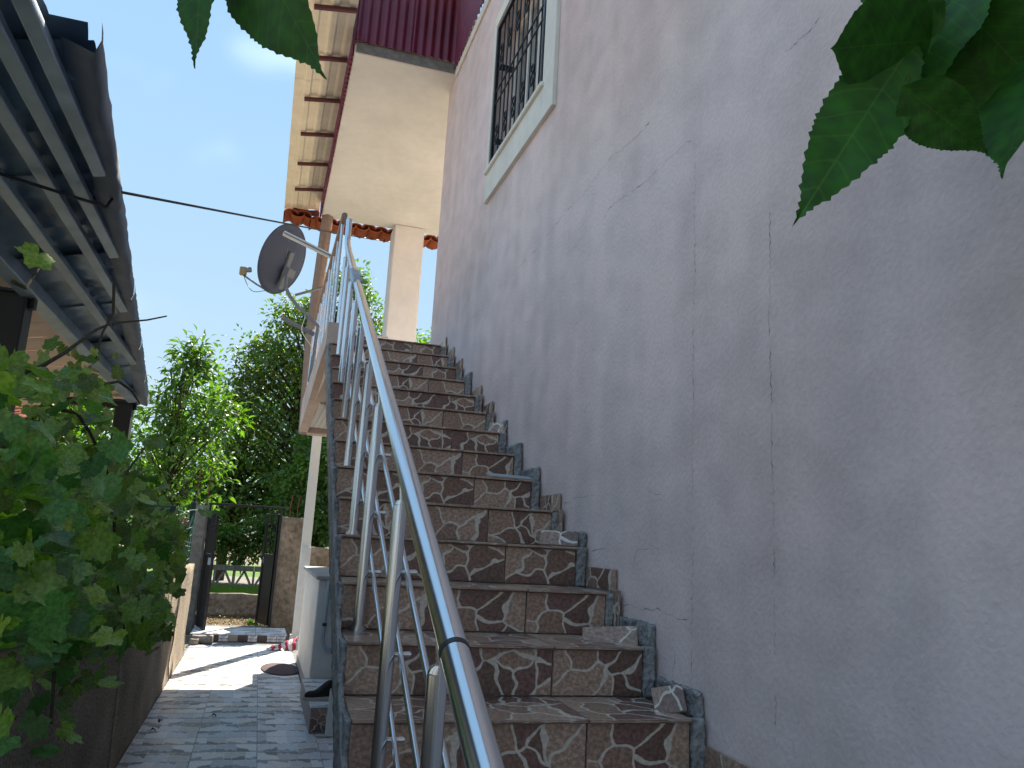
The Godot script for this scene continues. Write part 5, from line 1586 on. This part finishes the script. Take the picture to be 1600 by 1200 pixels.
func vine() -> void:
	var v := thing("grape_vine", "overgrown grape vine with broad lobed leaves spilling over the roughcast wall", "vine")
	var r := RandomNumberGenerator.new(); r.seed = 57
	var meshes := []
	for k in 6: meshes.append(grape_leaf(k * 7 + 1))
	# stems: given as pixel chains with a distance for each point
	var stems := [
		[[0, 592, -2.6], [60, 575, -2.7], [100, 552, -2.9], [150, 515, -3.2], [175, 505, -3.4], [230, 500, -3.8], [260, 494, -4.0]],
		[[95, 640, -3.0], [120, 645, -3.1], [140, 675, -3.2], [158, 712, -3.3], [170, 745, -3.4], [180, 775, -3.5]],
		[[180, 775, -3.5], [200, 735, -3.7], [225, 700, -4.0]],
		[[180, 775, -3.5], [178, 850, -3.6], [180, 890, -3.7], [190, 960, -3.9], [200, 1010, -3.9]],
		[[0, 700, -2.4], [60, 735, -2.6], [75, 810, -2.8], [80, 875, -2.9], [110, 910, -3.0], [150, 935, -3.2]],
		[[60, 850, -2.6], [70, 900, -2.6], [90, 960, -2.5], [85, 1050, -2.4], [80, 1130, -2.3]],
		[[145, 600, -3.4], [165, 600, -3.6], [185, 596, -3.8], [205, 610, -4.0], [218, 630, -4.2]],
		[[20, 440, -2.7], [40, 450, -2.8], [60, 420, -2.9]],
		[[178, 445, -4.2], [177, 490, -4.0], [160, 520, -3.8], [150, 560, -3.5]],
	]
	for s in stems:
		var pts := []; var rad := []
		for k in s.size():
			pts.append(on_z(s[k][0], s[k][1], s[k][2]))
			rad.append(lerp(0.0075, 0.003, float(k) / s.size()))
		part(v, "stem", tube(pts, rad, 6), M.vine_wood)
	# the old trunk of the vine rises from the bed behind the wall
	part(v, "trunk", tube([Vector3(-1.12, -0.03, -3.6), Vector3(-1.08, 0.5, -3.55), Vector3(-1.0, 1.0, -3.5), Vector3(-0.95, 1.45, -3.45)], [0.04, 0.035, 0.028, 0.015], 9), M.bark)
	for k in 5:
		var a := on_z(r.randf_range(120, 240), r.randf_range(800, 860), -3.8)
		var pts := []
		for q in 12:
			var t := q / 11.0
			pts.append(a + Vector3(0.10 * t + 0.02 * sin(t * 14.0), 0.03 * cos(t * 12.0), 0.0))
		part(v, "tendril", tube(pts, 0.0015, 4), M.green_stem)
	# leaves
	var upper := [[-40, 530], [40, 545], [90, 530], [130, 540], [165, 580], [185, 700], [225, 730], [250, 740], [275, 790], [290, 830]]
	var lower := [[-40, 1150], [60, 1120], [120, 1080], [180, 1060], [225, 1040], [262, 1010], [275, 960], [290, 870]]
	var at := func(tab: Array, x: float) -> float:
		for k in tab.size() - 1:
			if x <= tab[k + 1][0]:
				return lerp(float(tab[k][1]), float(tab[k + 1][1]), clamp((x - tab[k][0]) / float(tab[k + 1][0] - tab[k][0]), 0.0, 1.0))
		return tab[tab.size() - 1][1]
	var spots := []
	var singles := [[58, 398, -2.9, 0.19], [85, 535, -2.7, 0.10], [148, 548, -3.2, 0.07], [112, 590, -2.8, 0.16], [185, 580, -3.6, 0.12], [20, 615, -2.2, 0.19], [62, 600, -2.6, 0.17], [240, 690, -4.2, 0.17], [270, 968, -3.9, 0.10], [245, 935, -3.7, 0.14], [225, 1000, -3.7, 0.17], [110, 960, -2.7, 0.24], [200, 985, -3.4, 0.21], [60, 1035, -2.2, 0.10], [45, 1060, -2.2, 0.12], [95, 1050, -2.4, 0.11], [60, 1095, -2.3, 0.11], [175, 1065, -3.2, 0.15], [115, 1155, -2.2, 0.09], [100, 1140, -2.2, 0.07], [55, 1130, -2.1, 0.12], [75, 1175, -2.1, 0.12], [5, 1165, -2.0, 0.10], [205, 790, -3.9, 0.12], [250, 800, -4.3, 0.15], [160, 845, -3.2, 0.12], [320, 800, -5.2, 0.16], [345, 800, -5.6, 0.12], [180, 555, -3.6, 0.08], [8, 800, -2.2, 0.2], [20, 860, -2.2, 0.22]]
	for s in singles: spots.append([on_z(s[0], s[1], s[2]), s[3] * 0.78])
	var guard := 0
	while spots.size() < 1250 and guard < 20000:
		guard += 1
		var x := r.randf_range(-60, 288)
		var y0: float = at.call(upper, x); var y1: float = at.call(lower, x)
		var y := r.randf_range(y0, y1)
		var edge: float = min((y - y0) / 60.0, (y1 - y) / 130.0)
		if r.randf() > clamp(0.12 + edge, 0.0, 1.0): continue
		if y > 1000 and r.randf() < 0.55: continue
		if y < 720 and r.randf() < 0.45: continue
		var sx := (404.0 - x + (y - 830) * 0.09) / 1250.0
		var near: float = clamp(0.50 / max(sx, 0.02), 1.9, 5.6); var far: float = clamp(1.35 / max(sx, 0.02), 2.2, 6.4)
		if far < near + 0.1: continue
		var z: float = lerp(near, far, pow(r.randf(), 1.2))
		var p := on_z(x, y, -z)
		if p.y < 1.09 and p.x < -0.66: p.x = -0.66 + r.randf() * 0.1
		spots.append([p, r.randf_range(0.06, 0.10) if r.randf() < 0.6 else r.randf_range(0.10, 0.15)])
	spots.sort_custom(func(a, b): return a[1] / -a[0].z > b[1] / -b[0].z)
	var mm := MultiMesh.new()
	mm.transform_format = MultiMesh.TRANSFORM_3D
	mm.mesh = meshes[1]
	mm.use_colors = true
	mm.instance_count = spots.size() - 290
	for k in spots.size():
		var p: Vector3 = spots[k][0]; var sz: float = spots[k][1]
		var face := (Vector3(0.3, 0.5, 0.5) + Vector3(r.randfn(), r.randfn(), r.randfn()) * 0.75).normalized()
		var tip := (Vector3(r.randfn() * 0.6, -0.8, r.randfn() * 0.5)).normalized()
		var bz := (tip - face * tip.dot(face)).normalized()
		var b := Basis(face.cross(bz).normalized(), face, bz).scaled(Vector3.ONE * sz)
		if k < 290:
			var o := part(v, "leaf", meshes[r.randi() % 6], M.grape[[0, 0, 1, 1, 2, 3, 3, 0, 2, 1, 0, 3, 1, 0, 2, 3, 1, 0, 3, 4][r.randi() % 20]])
			o.transform = Transform3D(b, p)
		else:
			mm.set_instance_transform(k - 290, Transform3D(b, p))
			var gap_tone := r.randf_range(0.4, 1.25)  # random tone spread, dark gaps and lit rims put into leaf colour
			mm.set_instance_color(k - 290, Color(gap_tone * r.randf_range(0.85, 1.15), gap_tone, gap_tone * r.randf_range(0.8, 1.1)))
	var mi := MultiMeshInstance3D.new(); mi.name = "small_leaves"; mi.multimesh = mm; mi.material_override = M.grape_small
	mi.set_meta("kind", "stuff")
	v.add_child(mi)

# ------------------------------------------------------------------ mulberry leaves hanging into the view
# outline: half-widths on both sides at stations along the blade, toothed; fold and droop in metres
func blade(length: float, left: Array, right: Array, fold: float, droop: float, teeth: float) -> ArrayMesh:
	var st := mb(); st.set_smooth_group(0)
	var rows := 56
	var val := func(tab: Array, t: float) -> float:
		var f := t * (tab.size() - 1)
		var k: int = min(int(f), tab.size() - 2)
		var a: float = tab[max(k - 1, 0)]; var b: float = tab[k]; var c: float = tab[k + 1]; var d: float = tab[min(k + 2, tab.size() - 1)]
		return cubic_interpolate(b, c, a, d, f - k)
	var P := func(i: int, j: int) -> Array:
		var t := float(i) / rows
		var s := j / 3.0
		var w: float = max(0.0, val.call(right if s > 0 else left, t)) * length
		if abs(j) == 3: w += teeth * (1.15 if i % 2 else 0.0) * (0.65 + 0.35 * sin(i * 1.9)) * length * (0.3 if t > 0.95 else 1.0)
		var x: float = w * s
		var y: float = fold * abs(s) * w * 2.0 - droop * t * t * length + 0.012 * length * sin(t * 21.0) * abs(s)
		return [Vector3(x, y, t * length), Vector2(0.5 + x / length, t)]
	for i in rows:
		for j in range(-3, 3):
			var a = P.call(i, j); var b = P.call(i, j + 1); var c = P.call(i + 1, j + 1); var d = P.call(i + 1, j)
			for q in [a, c, b, a, d, c]:
				st.set_uv(q[1]); st.add_vertex(q[0])
	st.index(); st.generate_normals()
	return st.commit()

func put_blade(parent: Node, mesh: ArrayMesh, mat: Material, base: Vector3, tip: Vector3, roll: float, length: float) -> void:
	var d := (tip - base).normalized()
	var toward := (EYE - base).normalized()
	var side := d.cross(toward).normalized()
	var up := side.cross(d).normalized()
	var b := Basis(side, up, d * 1.0)
	if b.determinant() < 0: b = Basis(-side, up, d)
	b = Basis(d, roll) * b
	var k := (tip - base).length() / length
	var o := part(parent, "leaf", mesh, mat)
	o.transform = Transform3D(b.scaled(Vector3.ONE * k), base)

func mulberry() -> void:
	var t := thing("mulberry_tree", "mulberry tree with big toothed dark green leaves hanging before the plaster wall", "tree", Vector3.ZERO)
	var plainl := [0.0, 0.15, 0.24, 0.275, 0.285, 0.28, 0.255, 0.21, 0.155, 0.09, 0.03, 0.0]
	var wide := [0.0, 0.24, 0.34, 0.37, 0.36, 0.325, 0.28, 0.22, 0.155, 0.09, 0.03, 0.0]
	var lobed := [0.0, 0.20, 0.36, 0.43, 0.40, 0.20, 0.13, 0.19, 0.195, 0.15, 0.07, 0.0]
	var m1 := blade(0.2, plainl, plainl, 0.10, 0.10, 0.012)
	var m2 := blade(0.2, wide, wide, 0.08, 0.12, 0.012)
	var m3 := blade(0.2, lobed, plainl, 0.07, 0.06, 0.012)
	var m4 := blade(0.2, plainl, lobed, 0.07, 0.06, 0.012)
	# [mesh, stalk end, tip, distances, roll]
	var slim := [0.0, 0.05, 0.085, 0.11, 0.125, 0.13, 0.125, 0.11, 0.085, 0.05, 0.016, 0.0]
	var lobe := [0.0, 0.16, 0.25, 0.30, 0.325, 0.335, 0.33, 0.31, 0.27, 0.20, 0.11, 0.0]
	var m5 := blade(0.2, slim, slim, 0.06, 0.08, 0.011)
	var m6 := blade(0.2, lobe, lobe, 0.05, 0.05, 0.012)
	var L := [
		[m5, [1428, 62], [1251, 328], -0.86, -0.80, 0.1],
		[m6, [1455, 62], [1308, 76], -0.855, -0.81, -0.1],
		[m6, [1455, 75], [1372, -50], -0.868, -0.86, 0.1],
		[m1, [1410, 134], [1546, 244], -0.80, -0.77, 0.1],
		[m1, [1452, 95], [1580, 228], -0.88, -0.84, -0.1],
		[m2, [1502, 8], [1680, 200], -0.84, -0.80, 0.1],
		[m1, [1478, -40], [1412, 168], -0.875, -0.85, 0.5],
		[m1, [1650, 60], [1538, 258], -0.76, -0.74, 1.2],
		[m2, [1505, 10], [1720, -60], -0.86, -0.9, -0.2],
		[m1, [1450, -110], [1395, 75], -0.92, -0.88, 0.2],
		[m2, [1500, -120], [1440, 90], -0.95, -0.92, -0.2],
	]
	for l in L:
		put_blade(t, l[0], M.mulberry[0 if l[0] == m5 else 1], on_z(l[1][0], l[1][1], l[3]), on_z(l[2][0], l[2][1], l[4]), l[5], 0.2)
	var fork := Vector3(0.55, 3.0, 0.35)
	part(t, "twig", tube([on_z(1440, 100, -0.87), on_z(1470, 40, -0.87), on_z(1500, 0, -0.87), on_z(1540, -90, -0.85), on_z(1600, -320, -0.75), fork], [0.0018, 0.0022, 0.003, 0.004, 0.006, 0.012], 8), M.vine_wood)
	part(t, "leaf_stalk", tube([on_z(1470, 40, -0.87), on_z(1440, 70, -0.88), on_z(1412, 140, -0.82)], 0.0012, 6), M.green_stem)
	part(t, "leaf_stalk", tube([on_z(1500, 0, -0.87), on_z(1425, 5, -0.86)], 0.0012, 6), M.green_stem)
	put_blade(t, m5, M.mulberry[1], on_z(328, -150, -0.72), on_z(289, 92, -0.70), 0.75, 0.2)
	put_blade(t, m1, M.mulberry[1], on_z(375, -150, -0.70), on_z(480, 118, -0.66), 0.85, 0.2)
	part(t, "twig", tube([on_z(322, -150, -0.72), on_z(345, -180, -0.71), on_z(350, -130, -0.70)], 0.0015, 6), M.green_stem)
	part(t, "twig", tube([on_z(345, -180, -0.71), on_z(360, -300, -0.68), on_z(420, -500, -0.55), Vector3(-0.1, 2.9, 0.3)], [0.002, 0.003, 0.005, 0.012], 8), M.vine_wood)
	# the tree itself stands behind the camera
	var crotch := Vector3(-0.5, 2.3, 1.9)
	part(t, "trunk", tube([Vector3(-0.55, -0.03, 2.0), Vector3(-0.56, 0.9, 1.97), crotch], [0.15, 0.125, 0.10], 12), M.bark)
	for e in [fork, Vector3(-0.1, 2.9, 0.3), Vector3(0.6, 4.3, 2.6), Vector3(-1.6, 3.9, 2.4), Vector3(-0.4, 4.6, 1.4)]:
		part(t, "limb", tube([crotch - Vector3(0, 0.1, 0), crotch.lerp(e, 0.5) + Vector3(0, 0.2, 0), e], [0.07, 0.045, 0.012], 8), M.bark)
	var r := RandomNumberGenerator.new(); r.seed = 88
	var mm := MultiMesh.new()
	mm.transform_format = MultiMesh.TRANSFORM_3D
	mm.mesh = blade(0.2, plainl, plainl, 0.10, 0.10, 0.0)
	mm.instance_count = 1500
	for k in 1500:
		var d := Vector3(r.randfn(), r.randfn(), r.randfn()).normalized() * pow(r.randf(), 0.4)
		var p := Vector3(-0.1, 3.7, 2.3) + d * Vector3(1.45, 1.3, 1.9)
		var out := (Vector3(r.randfn(), -0.6 + r.randfn() * 0.4, r.randfn())).normalized()
		var up := (Vector3.UP + Vector3(r.randfn(), r.randfn(), r.randfn()) * 0.5).normalized()
		var bx := up.cross(out).normalized()
		mm.set_instance_transform(k, Transform3D(Basis(bx, out.cross(bx), out).scaled(Vector3.ONE * r.randf_range(0.6, 1.0)), p))
	var mi := MultiMeshInstance3D.new(); mi.name = "crown"; mi.multimesh = mm; mi.material_override = M.mulberry[0]
	mi.set_meta("kind", "stuff")
	t.add_child(mi)
